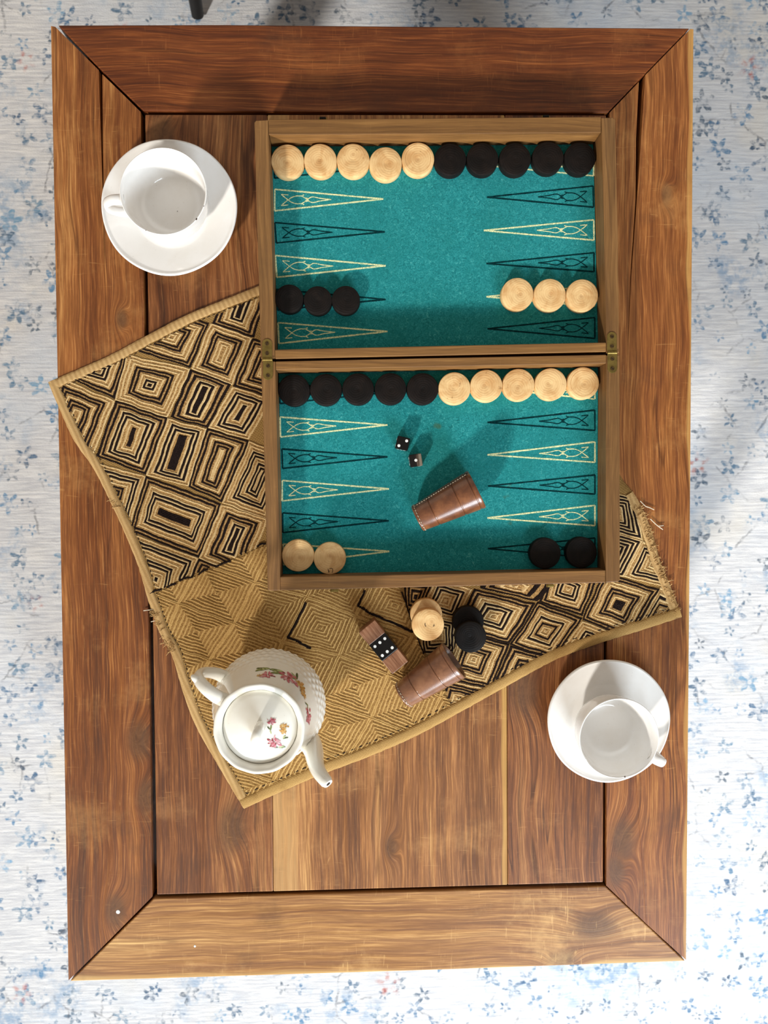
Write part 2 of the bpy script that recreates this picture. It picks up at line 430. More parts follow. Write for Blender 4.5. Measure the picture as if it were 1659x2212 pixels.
# ------------------------------------------------------------------ chair beyond the far edge (one black leg in view)
cx0 = P(830, -60, 0)
def G(x, y): return P(x, y, FZ)
L1, L2 = G(428, 36), G(1262, -38)
ux = (L2-L1).normalized(); uy = Vector((-ux.y, ux.x, 0))
wid = (L2-L1).length; cmid = (L1+L2)/2+uy*.27; cmid.z = FZ
chair = thing('armchair', 'chair whose slim black leg stands on the rug beyond the far table edge', 'chair', cmid)
def leg(base, dx, dy):
    top = base+ux*dx+uy*dy; top = Vector((top.x, top.y, FZ+.17))
    v, f = tube([base+Vector((0, 0, .004)), base.lerp(top, .5)+Vector((0, 0, 0)), top], [.0100, .0120, .015], 12)
    obj('leg', v, f, M['black_paint'], chair, smooth=True, autos=50)
leg(L1, .015, .05); leg(L2, -.015, .05); leg(L1+uy*.56, .015, -.05); leg(L2+uy*.56, -.015, -.05)
def cbox(name, x0, x1, y0, y1, z0, z1, mat, bev=.02):
    pts = [L1+ux*a+uy*b for a, b in ((x0, y0), (x1, y0), (x1, y1), (x0, y1))]
    v, f = prism([(q.x, q.y) for q in pts], FZ+z0, FZ+z1); return obj(name, v, f, mat, chair, bevel=bev, segs=4, smooth=True, autos=40)
M['dark_cloth'] = simple('dark_upholstery', (40, 38, 36), .9, 0, 400, .2, .3)
cbox('seat', -.02, wid+.02, -.06, .58, .17, .40, M['dark_cloth'])  # unseen seat, set low and brought forward to shade the rug
cbox('backrest', -.02, wid+.02, .50, .60, .42, .82, M['dark_cloth'])
cbox('armrest', -.06, .02, -.0, .58, .17, .60, M['dark_cloth']); cbox('armrest', wid-.02, wid+.06, .0, .58, .17, .60, M['dark_cloth'])

# ------------------------------------------------------------------ embroidered cloth
CZ = .0012
def zc(pts): return [P(x, y, CZ) for x, y in pts]
E_left = spline(zc([(105, 826), (128, 880), (160, 950), (203, 1012), (240, 1085), (270, 1150), (300, 1225), (322, 1300), (345, 1365), (372, 1415), (392, 1480), (420, 1560), (470, 1650), (527, 1746)]), 6)
E_bot = spline(zc([(527, 1746), (600, 1712), (700, 1670), (800, 1632), (900, 1588), (985, 1542), (1100, 1478), (1200, 1424), (1290, 1390), (1380, 1362), (1472, 1332)]), 6)
E_right = spline(zc([(1060, 425), (1150, 610), (1240, 800), (1300, 940), (1340, 1028), (1366, 1062), (1392, 1110), (1412, 1165), (1426, 1215), (1448, 1268), (1472, 1332)]), 6)
E_top = spline(zc([(105, 826), (230, 772), (300, 735), (400, 683), (480, 650), (560, 618), (700, 560), (850, 500), (1060, 425)]), 6)
def resample(pl, n):
    L = [0]
    for a, b in zip(pl[:-1], pl[1:]): L.append(L[-1]+(b-a).length)
    out = []; k = 0
    for i in range(n+1):
        d = L[-1]*i/n
        while k < len(L)-2 and L[k+1] < d: k += 1
        t = (d-L[k])/max(1e-9, L[k+1]-L[k]); out.append(pl[k].lerp(pl[k+1], min(1, max(0, t))))
    return out
RIDGES = [((500, 790), (540, 700), .0022, .008), ((520, 1120), (548, 1010), .0012, .008), ((360, 1262), (560, 1195), .0022, .010),
          ((450, 1255), (350, 1300), .0012, .008), ((350, 1560), (420, 1440), .0012, .009), ((1368, 1130), (1420, 1290), .0018, .007)]
RW = [(P(*a), P(*b), h, s) for a, b, h, s in RIDGES]
def wave(p):
    z = 0
    for a, b, h, s in RW:
        ab = b-a; t = max(0, min(1, (p-a).dot(ab)/ab.length_squared)); d = (Vector((p.x, p.y, 0))-(a+ab*t)); d.z = 0
        z += h*math.exp(-d.length_squared/(s*s))
    return z
cl0 = P(790, 1090, 0)
cloth = thing('embroidered_cloth', 'tan woven cloth with black diamond embroidery lying under the game board', 'cloth', cl0)
def fabric(name, c0, c1, sx, sy, ang=0.0, rough=.9, bump=.6, gap=.4):
    m = NT(name); p = m.map(m.co('Object'), (1, 1, 1), (0, 0, 0), (0, 0, ang))
    wv = m.n('ShaderNodeTexWave', wave_type='BANDS', bands_direction='X'); m.put(wv.inputs['Vector'], p); wv.inputs['Scale'].default_value = sx
    wv.inputs['Distortion'].default_value = 1.2; wv.inputs['Detail'].default_value = 2; wv.inputs['Detail Scale'].default_value = 3
    wy = m.n('ShaderNodeTexWave', wave_type='BANDS', bands_direction='Y'); m.put(wy.inputs['Vector'], p); wy.inputs['Scale'].default_value = sy
    wy.inputs['Distortion'].default_value = 1.0
    h = m.math('ADD', m.math('MULTIPLY', wv.outputs['Fac'], .6), m.math('MULTIPLY', wy.outputs['Fac'], .4))
    n = m.noise(p, 40, 4, .6)
    c = m.mix(m.rng(h, gap-.25, gap+.3), srgb(*c0), srgb(*c1))
    c = m.mix(m.rng(n, .5, .75, 0, .5), c, srgb(*c0))
    m.bump(h, bump, .0008)
    return m.done(c, rough, .12)
ANG = math.atan2(E_left[-1].y-E_left[0].y, E_left[-1].x-E_left[0].x)
M_field = fabric('raffia_ground', (112, 84, 44), (170, 134, 80), 190, 190, -ANG)
M_hemA = fabric('raffia_hem', (162, 124, 76), (210, 174, 120), 420, 60, -ANG)
M_hemB = fabric('raffia_hem_rolled', (142, 106, 58), (202, 164, 104), 230, 230, -ANG)
N = 70
L_, B_, R_, T_ = resample(E_left, N), resample(E_bot, N), resample(E_right, N), resample(E_top, N)
V = []; Fc = []
for j in range(N+1):                 # v runs top -> bottom
    for i in range(N+1):             # u runs left -> right
        u, t = i/N, j/N
        c = L_[j]*(1-u)+R_[j]*u+T_[i]*(1-t)+B_[i]*t - (T_[0]*(1-u)*(1-t)+T_[N]*u*(1-t)+B_[0]*(1-u)*t+B_[N]*u*t)
        V.append((c.x, c.y, CZ+wave(c)))
for j in range(N):
    for i in range(N):
        a = j*(N+1)+i; Fc.append((a, a+1, a+N+2, a+N+1))
field = obj('base_weave', V, Fc, M_field, cloth, smooth=True)
sd = field.modifiers.new('thick', 'SOLIDIFY'); sd.thickness = .0009; sd.offset = -1 if field.data.polygons[0].normal.z > 0 else 1

def hem(name, edge, width, mat, inward, height, seed):
    """folded strip along an edge: rounded cross-section"""
    pl = resample(edge, 120); V = []; Fc = []; K = 6
    for k, p in enumerate(pl):
        t = (pl[min(k+1, 120)]-pl[max(k-1, 0)]).normalized(); nrm = Vector((-t.y, t.x, 0))*inward
        wj = width*(1+.10*mnoise.noise((k*.35, seed, 0))); e = .0006*mnoise.noise((k*.8, seed+5, 0))
        for i in range(K+1):
            s = i/K
            z = .0004+height*(max(0, math.sin(math.pi*min(1, .06+.94*s)))**.5)
            q = p+nrm*(e-.0006+s*wj)
            V.append((q.x, q.y, z+wave(q)+(.0007 if 0 < i < K else 0)))
    for k in range(120):
        for i in range(K):
            a = k*(K+1)+i; Fc.append((a, a+1, a+K+2, a+K+1))
    return obj(name, V, Fc, mat, cloth, smooth=True)
hem('hem', E_top, .0105, M_hemA, -1, .0014, 1)
hem('hem', E_left, .0105, M_hemA, 1, .0014, 2)
hem('hem', E_bot, .0130, M_hemB, 1, .0022, 3)
hem('hem', E_right[30:], .0115, M_hemA, -1, .0012, 4)

# embroidery: concentric ribs in lozenges
def yarn(name, c0, c1, c2, sp):
    m = NT(name); p = m.co('Object')
    n = m.noise(p, 900, 3, .65); n2 = m.noise(p, 60, 3, .6); n3 = m.noise(p, 2200, 2, .5)
    c = m.mix(m.rng(n, .5-sp, .5+sp), srgb(*c0), srgb(*c1)); c = m.mix(m.rng(n2, .45, .75, 0, .5), c, srgb(*c2))
    m.bump(m.math('ADD', n, m.math('MULTIPLY', n3, .5)), .5, .0006)
    return m.done(c, .92, .1)
Y_cream = yarn('raffia_cream', (194, 160, 108), (220, 192, 142), (182, 146, 96), .12)
Y_tan = yarn('raffia_tan', (120, 86, 48), (192, 154, 100), (158, 122, 74), .14)
Y_gold = yarn('raffia_gold', (180, 142, 84), (208, 172, 112), (166, 130, 74), .12)
Y_brown = yarn('raffia_brown', (122, 88, 46), (176, 138, 84), (146, 110, 62), .14)
Y_black = yarn('raffia_black', (20, 13, 12), (40, 28, 24), (30, 22, 22), .1)

def inside(p, poly):
    x, y = p; c = False; n = len(poly); j = n-1
    for i in range(n):
        xi, yi = poly[i]; xj, yj = poly[j]
        if (yi > y) != (yj > y) and x < (xj-xi)*(y-yi)/(yj-yi)+xi: c = not c
        j = i
    return c
ob = [(q.x, q.y) for q in (E_top[::3]+E_right[::3]+E_bot[::-3]+E_left[::-3])]
hid = [(P(*q, CZ).x, P(*q, CZ).y) for q in [(572, 250), (1320, 250), (1330, 1255), (592, 1262)]]
def inset_ok(q):
    p = (q.x, q.y)
    if inside(p, hid): return False
    c = cl0
    for s in (1.0,):
        d = Vector((q.x-c.x, q.y-c.y)); 
        if d.length: d.normalize()
        e = (q.x+d.x*.0105, q.y+d.y*.0105)
        if not inside(e, ob): return False
    return True
RIB = {k: [[], []] for k in ('cream', 'tan', 'gold', 'brown', 'black')}
def wob(q):
    a = mnoise.noise((q.x*70, q.y*70, 1.3)); b = mnoise.noise((q.x*70, q.y*70, 9.1))
    a2 = mnoise.noise((q.x*260, q.y*260, 4.3)); b2 = mnoise.noise((q.x*260, q.y*260, 7.7))
    return Vector((q.x+.0013*a+.0004*a2, q.y+.0013*b+.0004*b2, 0))
PITCH = .00175
def strip(kind, o0, o1, i0, i1, region, hgt):
    n = max(1, int(((o1-o0).length+(i1-i0).length)/2/.0026)); V, Fc = RIB[kind]; prev = None
    for k in range(n+1):
        t = k/n; a = o0.lerp(o1, t); b = i0.lerp(i1, t); mid = (a+b)/2
        if not (region(mid) and inset_ok(mid)): prev = None; continue
        a, b, mm = wob(a), wob(b), wob(mid); z = CZ+wave(mid)
        j = random.uniform(-.00012, .00012)
        base = len(V); lift = .00025 if kind == 'black' else 0
        if kind == 'black': d = (b-a)*.06; a = a-d*random.uniform(0, 1.6); b = b+d*random.uniform(0, 1.6)
        V += [(a.x, a.y, z+.0001+lift), (mm.x, mm.y, z+hgt+j+lift), (b.x, b.y, z+.0001+lift)]
        if prev is not None:
            Fc += [(prev, base, base+1, prev+1), (prev+1, base+1, base+2, prev+2)]
        prev = base
def cell(quad, darks, region, plain=False, solid=0.0, core=(0, 0)):
    """concentric ribs; core = share of width / height left as the innermost bar"""
    q = [P(x, y, 0) for x, y in quad]
    wq = ((q[1]-q[0]).length+(q[2]-q[3]).length)/2; hq = ((q[3]-q[0]).length+(q[2]-q[1]).length)/2
    half = min(wq*(1-core[0]), hq*(1-core[1]))/2
    n = max(3, int(round(half/PITCH)))
    dk = []
    for d in darks:
        k = min(n-1, int(d*n))
        if dk and k < dk[-1]+2: k = dk[-1]+2
        dk.append(k)
    def corners(t):
        a = t*(.5-core[0]/2); b = t*(.5-core[1]/2); out = []
        for u, v_ in ((a, b), (1-a, b), (1-a, 1-b), (a, 1-b)):
            out.append((q[0]*(1-u)+q[1]*u)*(1-v_)+(q[3]*(1-u)+q[2]*u)*v_)
        return out
    for k in range(n):
        o4, i4 = corners(k/n), corners((k+1)/n)
        if k in dk or (solid and (k+.5)/n >= 1-solid): kind = 'black'
        elif plain: kind = 'gold' if k % 2 == 0 else 'brown'
        else: kind = 'cream' if k % 2 == 0 else 'tan'
        hgt = {'cream': .0010, 'gold': .0011, 'tan': .0004, 'brown': .0003, 'black': .0008}[kind]
        for e in range(4):
            strip(kind, o4[e], o4[(e+1) % 4], i4[e], i4[(e+1) % 4], region, hgt)
def Z(o, s): return lambda *pts: [(o[0]+x*s, o[1]+y*s) for x, y in pts]
z1 = Z((90, 600), .3074); z2 = Z((90, 950), .3074); z3 = Z((860, 1260), .1929); z4 = Z((1140, 1240), .20494); z8 = Z((1320, 1000), .15372)
pl_cut = [P(325, 1283, 0), P(575, 1176, 0)]           # left border between dark and plain areas
pr_cut = [P(862, 1265, 0), P(917, 1413, 0), P(955, 1485, 0), P(988, 1545, 0)]
def above_left(q):
    a, b = pl_cut; return (b.x-a.x)*(q.y-a.y)-(b.y-a.y)*(q.x-a.x) > 0
def right_of(q):
    for a, b in zip(pr_cut[:-1], pr_cut[1:]):
        if q.y <= a.y and q.y >= b.y: return q.x > a.x+(b.x-a.x)*(q.y-a.y)/(b.y-a.y)
    return q.x > (pr_cut[0].x if q.y > pr_cut[0].y else pr_cut[-1].x)
regL = lambda q: above_left(q) and q.x < P(700, 1000, 0).x
regR = lambda q: right_of(q)
regP = lambda q: (not above_left(q)) and (not right_of(q)) and q.y < P(0, 1150, 0).y
CORES = [(0, 0), (0, .5), (0, .25), (0, 0), (0, .3), (0, .3), (0, 0), (0, .2), (0, .28), (0, .5), (0, .45), (0, .3), (0, .3), (0, 0), (.35, 0), (0, .35), (0, 0), (0, 0)]
for (quad, dk, sol), cr in zip([
    (z1((600, 540), (1050, 640), (885, 985), (515, 855)), (.40, .52, .86), .07),
    (z1((1045, 645), (1330, 750), (1170, 1055), (905, 985)), (.02, .17, .66, .86), 0),
    (z1((1190, 320), (1480, 425), (1340, 755), (1055, 640)), (.40, .56), 0),
    (z1((830, 215), (1180, 320), (1050, 635), (610, 500)), (.03, .16, .54, .68), 0),
    (z1((1310, 40), (1590, 120), (1490, 425), (1200, 325)), (.04, .16, .72), .1),
    (z1((1480, 430), (1760, 520), (1620, 840), (1345, 760)), (.04, .18, .62, .76), 0),
    (z1((330, 540), (605, 545), (515, 850), (180, 700)), (.04, .18, .62, .76), 0),
    (z1((120, 700), (515, 860), (350, 1290), (-50, 1100)), (.26, .38, .66, .78), 0),
    (z1((520, 860), (885, 990), (735, 1385), (385, 1255)), (.03, .14, .46, .57), .09),
    (z1((885, 990), (1165, 1060), (1035, 1468), (735, 1388)), (.34, .48), .16),
    (z1((1165, 1058), (1460, 1150), (1270, 1575), (1030, 1470)), (.03, .18, .60, .76), 0),
    (z1((1340, 760), (1620, 850), (1460, 1140), (1170, 1055)), (.38, .54), .1),
    (z2((1460, 10), (1760, 120), (1590, 565), (1270, 440)), (.36, .5, .76, .9), 0),
    (z2((310, 140), (735, 255), (610, 640), (280, 560)), (.18, .3, .62, .76), 0),
    (z2((735, 255), (1265, 450), (1105, 830), (620, 635)), (.03, .14, .46, .60), .12),
    (z2((1265, 450), (1590, 560), (1440, 960), (1105, 830)), (.34, .48, .8), .06),
    (z2((600, 640), (1105, 830), (920, 1300), (600, 1150)), (.16, .28, .56, .68), .05),
    (z2((1105, 835), (1290, 900), (1200, 1020), (1050, 960)), (.05, .45), .3)], CORES):
    cell(quad, dk, regL, False, sol, cr)
for quad, dk, sol in [
    (z3((400, -40), (830, 60), (640, 420), (250, 330)), (.32, .5), 0),
    (z3((60, -20), (390, -30), (240, 350), (90, 290)), (.1, .3, .5, .7), 0),
    (z3((850, 60), (1530, 230), (1250, 680), (640, 500)), (.03, .13, .50, .62), 0),
    (z4((97, 295), (570, 460), (260, 900), (-185, 746)), (.04, .15, .52, .70), 0),
    (z4((270, -150), (720, 60), (575, 440), (110, 295)), (.05, .2, .55, .7), 0),
    (z4((790, -20), (1380, 160), (1080, 680), (570, 480)), (.03, .14, .48, .60), .15),
    (z4((565, 490), (1080, 685), (830, 1000), (265, 900)), (.40, .54), 0),
    (z3((1260, 700), (1850, 870), (1680, 1230), (1040, 1180)), (.03, .15, .48, .60), 0),
    (z3((640, 510), (1250, 685), (1030, 1180), (440, 1040)), (.04, .15, .50, .62), 0),
    (z3((440, 1050), (1030, 1185), (850, 1500), (380, 1420)), (.22, .36, .6), 0),
    (z3((250, 340), (640, 430), (620, 760), (270, 800)), (.1, .26, .52), 0),
    (z3((1000, -160), (1720, 10), (1545, 205), (910, 50)), (.1, .3), 0),
    (z8((-300, 880), (440, 1085), (170, 1600), (-450, 1450)), (.10, .22, .42, .54), 0),
    (z8((440, 1090), (860, 1300), (800, 1740), (170, 1600)), (.30, .44), 0),
    (z8((-300, 350), (300, 480), (440, 1080), (-350, 860)), (.12, .24, .44, .56), 0),
    (z8((60, 1560), (-100, 1560), (-100, 1700), (40, 1620)), (.3,), 0),
    (z4((1390, 130), (1640, 300), (1440, 520), (1085, 690)), (.34, .55), 0)]:
    cell(quad, dk, regR, False, sol)
# plain area: regular lozenges, slightly uneven
def lat(i, j):
    x = 471+112*i-45*j; y = 1277+40*i+88*j
    rr = random.Random(i*31+j*7+5)
    return (x+rr.uniform(-7, 7), y+rr.uniform(-7, 7))
for i in range(-5, 8):
    for j in range(-3, 8):
        quad = [lat(i-.5, j-.5), lat(i+.5, j-.5), lat(i+.5, j+.5), lat(i-.5, j+.5)]
        ctr = P(sum(a for a, _ in quad)/4, sum(b for _, b in quad)/4, 0)
        cell(quad, (), regP, True)
# stray black lines in the plain area
def blackline(pts, wd=.0028):
    q = resample([P(x, y, 0) for x, y in pts], 60); V, Fc = RIB['black']; prev = None
    for k, p in enumerate(q):
        t = (q[min(k+1, 60)]-q[max(k-1, 0)]).normalized(); n = Vector((-t.y, t.x, 0))*wd/2*random.uniform(.8, 1.15)
        p = wob(p); z = CZ+.0008+wave(p); b = len(V)
        V += [((p+n).x, (p+n).y, z), (p.x, p.y, z+.0007), ((p-n).x, (p-n).y, z)]
        if prev is not None: Fc += [(prev, b, b+1, prev+1), (prev+1, b+1, b+2, prev+2)]
        prev = b
blackline([(662, 1301), (641, 1340), (622, 1376), (645, 1386), (672, 1400)])
blackline([(787, 1274), (775, 1308), (800, 1324), (845, 1343), (893, 1364)])
for k, (a, b) in enumerate([((326, 1282), (352, 1271)), ((362, 1268), (384, 1259)), ((390, 1254), (418, 1245)), ((430, 1240), (452, 1228)), ((466, 1224), (500, 1209)), ((557, 1180), (574, 1174))]):
    blackline([a, ((a[0]+b[0])/2, (a[1]+b[1])/2-2), b], .0022)
blackline([(868, 1278), (892, 1350), (914, 1412)], .0016)
for kind, mt, nm in (('cream', Y_cream, 'cream_embroidery'), ('tan', Y_tan, 'tan_embroidery'), ('gold', Y_gold, 'gold_embroidery'), ('brown', Y_brown, 'brown_embroidery'), ('black', Y_black, 'black_embroidery')):
    V, Fc = RIB[kind]
    o = obj(nm, V, Fc, mt, cloth, smooth=True); o['kind'] = 'stuff'
# stitch lines beside the hems, frayed threads
def dashes(edge, off, inward, mat, name, ln, gap, rad, zz):
    n = int(sum((b-a).length for a, b in zip(edge[:-1], edge[1:]))/(ln+gap)); pl = resample(edge, n*2); parts = []
    for k in range(0, n*2-1, 2):
        t = (pl[k+1]-pl[k]).normalized(); nn = Vector((-t.y, t.x, 0))*inward*off
        a, b = pl[k]+nn, pl[k+1]+nn
        if inside((a.x, a.y), hid): continue
        a = Vector((a.x, a.y, zz+wave(a))); b = Vector((b.x, b.y, zz+wave(b)))
        parts.append(tube([a, (a+b)/2+Vector((0, 0, .0002)), b], rad, 5))
    v, f = join(parts); o = obj(name, v, f, mat, cloth); o['kind'] = 'stuff'
dashes(E_left, .0108, 1, M['seam'], 'hem_stitching', .004, .0012, .00045, .0016)
dashes(E_bot, .0136, 1, M['seam'], 'hem_stitching', .009, .0004, .0006, .0014)
dashes(E_top, .0108, -1, M['seam'], 'hem_stitching', .003, .003, .0003, .0016)
parts = []
for k in range(170):
    i = random.randint(34, len(E_right)-3) if k < 120 else None
    if i is not None:
        p = E_right[i].copy(); t = (E_right[i+1]-E_right[i-1]).normalized(); n = Vector((-t.y, t.x, 0))
    else:
        i = random.choice([24, 25, 44, 45, 46, 47, 50, 51, 52, 53]); p = E_left[i].copy(); t = (E_left[i+1]-E_left[i-1]).normalized(); n = Vector((t.y, -t.x, 0))
    n = -n if (p+n*.01-cl0).length < (p-cl0).length else n
    p = p-n*random.uniform(0, .008)+t*random.uniform(-.004, .004); p.z = .0028
    d = (n+t*random.uniform(-.8, .8)).normalized()*random.uniform(.003, .007)
    parts.append(tube([p, p+d*.5+Vector((0, 0, random.uniform(.0004, .0016))), p+d+t*random.uniform(-.002, .002)+Vector((0, 0, -.0016))], [.0004, .00035, .0002], 5))
v, f = join(parts); o = obj('frayed_fringe', v, f, M_hemA, cloth); o['kind'] = 'stuff'
for pts in ([(1383, 1082), (1394, 1093), (1402, 1096), (1413, 1101)], [(1405, 1121), (1412, 1128), (1421, 1136), (1432, 1144)], [(1421, 1136), (1427, 1136), (1433, 1135)], [(310, 1319), (318, 1318), (332, 1316)], [(326, 1343), (334, 1341)]):
    q = [P(x, y, .002) for x, y in pts]
    v, f = tube(spline(q, 4), .0005, 6); obj('loose_thread', v, f, M['stitch'], cloth)

# ------------------------------------------------------------------ backgammon board
BZ = .0032; BT = .0362; FT = BZ+.0052          # underside, rim, felt surface
bc = P(945, 765, BT)
board_ = thing('backgammon_board', 'open folding wooden backgammon board lined with teal green felt', 'board game', (bc.x, bc.y, BZ))
BO = ORG[board_.name]
tone_box = ((96, 66, 38), (124, 88, 52), (140, 102, 62), (162, 124, 80))
tone_box2 = ((92, 62, 38), (120, 86, 52), (136, 100, 64), (160, 122, 82))
W_bx = wood('board_wood_across', tone_box, 'X', 21, wear=.25, org=BO, rough=.5, dirt=.2, fine=.5)
W_by = wood('board_wood_along', tone_box2, 'Y', 23, wear=.25, org=BO, rough=.5, dirt=.2, fine=.5)
W_bb = wood('board_base_wood', tone_box, 'X', 25, org=BO)
def wall(name, pts, mat, par=board_, z0=BZ, z1=BT, bev=.0008):
    v, f = pxprism(pts, z1, z0); return obj(name, v, f, mat, par, bevel=bev)
# far half
wall('side_rail', [(549.5, 264), (553, 260), (579, 258.5), (587, 500), (594, 774), (563.5, 775), (556, 500)], W_by)
wall('side_rail', [(1299, 254), (1323, 253.5), (1329, 257), (1334.5, 500), (1338, 762), (1310, 763), (1305, 500)], W_by)
wall('end_rail', [(579.6, 258), (940, 255), (1298.4, 252), (1298.8, 286), (940, 289.5), (580.6, 291)], W_bx)
wall('end_rail', [(593.8, 755), (950, 747), (1309.4, 739.5), (1309.8, 759.5), (950, 767.5), (594.3, 775)], W_bx)
# near half
wall('side_rail', [(563.5, 781), (594.6, 780.5), (600, 1000), (606, 1275.5), (582, 1276.5), (578, 1272), (571, 1000)], W_by)
wall('side_rail', [(1310.2, 767), (1338.5, 766), (1339, 1000), (1339.5, 1252), (1336, 1257), (1308.5, 1258.5), (1309, 1000)], W_by)
wall('end_rail', [(595.2, 780.5), (950, 773), (1309.8, 766), (1309.8, 785), (950, 792), (595.6, 799)], W_bx)
wall('end_rail', [(605.2, 1246), (950, 1240), (1308.0, 1231.5), (1307.9, 1258.8), (950, 1267), (605.9, 1275.5)], W_bx)
def shrink(pts, k):
    c = (sum(p[0] for p in pts)/len(pts), sum(p[1] for p in pts)/len(pts)); return [(c[0]+(p[0]-c[0])*k, c[1]+(p[1]-c[1])*k) for p in pts]
# bases and felt (drawn on the rim plane so that they line up under the walls)
inU = [(580, 290), (1299, 286), (1310, 741), (594, 756)]; inL = [(595.5, 798), (1309.5, 784.5), (1308, 1233), (605, 1247)]
for pts in (inU, inL):
    v, f = pxprism(pts, BT, BT); v = [(a, b, BZ+.004 if i < 4 else BZ+.0002) for i, (a, b, c) in enumerate(v)]
    obj('base_panel', v, f, W_bb, board_)
def felt_mat():
    m = NT('teal_felt'); p = m.co('Object')
    n1 = m.noise(p, 300, 6, .78, 1.8); n2 = m.noise(p, 22, 4, .6); n3 = m.noise(p, 1500, 3, .6, 1.0)
    c = m.ramp(n1, [(.28, srgb(0, 84, 84)), (.44, srgb(10, 122, 126)), (.58, srgb(40, 152, 154)), (.72, srgb(116, 200, 192))])
    c = m.mix(m.rng(n2, .40, .75, 0, .5), c, srgb(8, 118, 116))
    st = m.noise(m.map(p, (1, 1, 1), (3.3, 1.2, 0)), 38, 2, .5)
    c = m.mix(m.rng(st, .72, .78, 0, .55), c, srgb(70, 92, 40))
    m.bump(m.math('ADD', n1, m.math('MULTIPLY', n3, .6)), .7, .0009)
    return m.done(c, .95, .08, Sheen_Weight=.12, Sheen_Roughness=.6)
M_felt = felt_mat()
felts = []
for pts in (inU, inL):
    v, f = pxprism(shrink(pts, .9985), BT, BT); v = [(a, b, FT if i < 4 else BZ+.0041) for i, (a, b, c) in enumerate(v)]
    felts.append(obj('felt_lining', v, f, M_felt, board_))
# printed points
def chalk(name, c0, c1):
    m = NT(name); p = m.co('Object'); n = m.noise(p, 700, 4, .7)
    m.bump(n, .4, .0005); return m.done(m.mix(m.rng(n, .36, .58), srgb(*c0), srgb(*c1)), .95, .08)
M_cream = chalk('cream_print', (140, 176, 140), (232, 230, 178)); M_dark = chalk('dark_print', (0, 60, 64), (4, 34, 38))
def ribbon(pts, wd, z, closed=False):
    pts = [Vector((p[0], p[1], 0)) for p in pts]; m = len(pts); V = []; Fc = []
    for k, p in enumerate(pts):
        a = pts[k-1] if (k > 0 or closed) else p; b = pts[(k+1) % m] if (k < m-1 or closed) else p
        t = (b-a).normalized(); n = Vector((-t.y, t.x, 0))*wd/2*random.uniform(.85, 1.15)
        V += [(p.x+n.x, p.y+n.y, z), (p.x-n.x, p.y-n.y, z)]
    for k in range(m-1 if not closed else m):
        a = 2*k; b = 2*((k+1) % m); Fc.append((a, b, b+1, a+1))
    return V, Fc
def dens(a, b, st=.004):
    n = max(1, int((b-a).length/st)); return [a.lerp(b, i/n) for i in range(n+1)]
def point(b0, b1, ap, col, seed):
    A, B, T = P(*b0, FT), P(*b1, FT), P(*ap, FT); z = FT+.00012
    m = (A+B)/2; ax = T-m; lat_ = (A-m)
    Q = lambda t, s: m+ax*t+lat_*s
    parts = []; wd = .0017
    parts.append(ribbon(dens(A, T), wd, z)); parts.append(ribbon(dens(B, T), wd, z+.00003)); parts.append(ribbon(dens(A, B), wd, z+.00006))
    w2 = .0010
    for s in (1, -1):
        parts.append(ribbon(spline([Q(.52, 0), Q(.42, .12*s), Q(.345, .26*s), Q(.305, .04*s), Q(.27, -.22*s), Q(.245, -.36*s)], 4), w2, z+.00002*(2+s)))
        parts.append(ribbon(spline([Q(.315, .10*s), Q(.285, .16*s)], 3), w2, z+.00009))
        parts.append(ribbon(spline([Q(.27, .46*s), Q(.24, .36*s), Q(.20, .36*s), Q(.155, .22*s), Q(.12, -.02*s), Q(.085, -.3*s), Q(.06, -.52*s)], 4), w2, z+.00002*(3+s)))
        parts.append(ribbon(spline([Q(.06, .52*s), Q(.085, .50*s), Q(.125, .46*s)], 3), w2, z+.0001))
    v, f = join(parts)
    return obj('point_marking', v, f, M_cream if col == 'c' else M_dark, board_)
PTS = [((592, 338), (593, 385), (826, 360), 'd'), ((593.5, 409), (593.5, 455.5), (828, 430), 'c'), ((594, 481), (597, 525), (831, 501), 'd'),
       ((595, 552), (598, 599), (833, 574), 'c'), ((597, 625), (599, 670), (833, 647), 'd'), ((600.5, 697), (602.6, 742), (837, 716), 'c'),
       ((1282.5, 335), (1282, 380), (1045, 357), 'c'), ((1281, 402), (1282, 448), (1052, 426), 'd'), ((1282.5, 475), (1283, 519), (1045, 498), 'c'),
       ((1283, 546), (1283, 587), (1050.5, 569.5), 'd'), ((1283, 617), (1284, 662), (1050.5, 641), 'c'), ((1284.6, 686), (1285, 731), (1053, 710), 'd'),
       ((604, 828), (605, 872), (835, 848), 'd'), ((605, 901), (606, 944), (837, 918), 'c'), ((609, 970), (610.6, 1012), (837, 987), 'd'),
       ((610, 1038), (609.5, 1082), (840, 1056), 'c'), ((610.6, 1108), (611, 1150.5), (840, 1125), 'd'), ((612, 1175), (612, 1220), (841, 1191), 'c'),
       ((1285, 815), (1285, 862), (1050, 838), 'c'), ((1284.6, 886), (1285, 930), (1053, 912.5), 'd'), ((1285, 954.5), (1285, 998.6), (1053, 982.5), 'c'),
       ((1285, 1026), (1285, 1067.6), (1054, 1050), 'd'), ((1285, 1091.7), (1285, 1135.5), (1052.7, 1118.8), 'c'), ((1285, 1162), (1285, 1206), (1054, 1185), 'd')]
for k, (a, b, t, c) in enumerate(PTS): point(a, b, t, c, k)
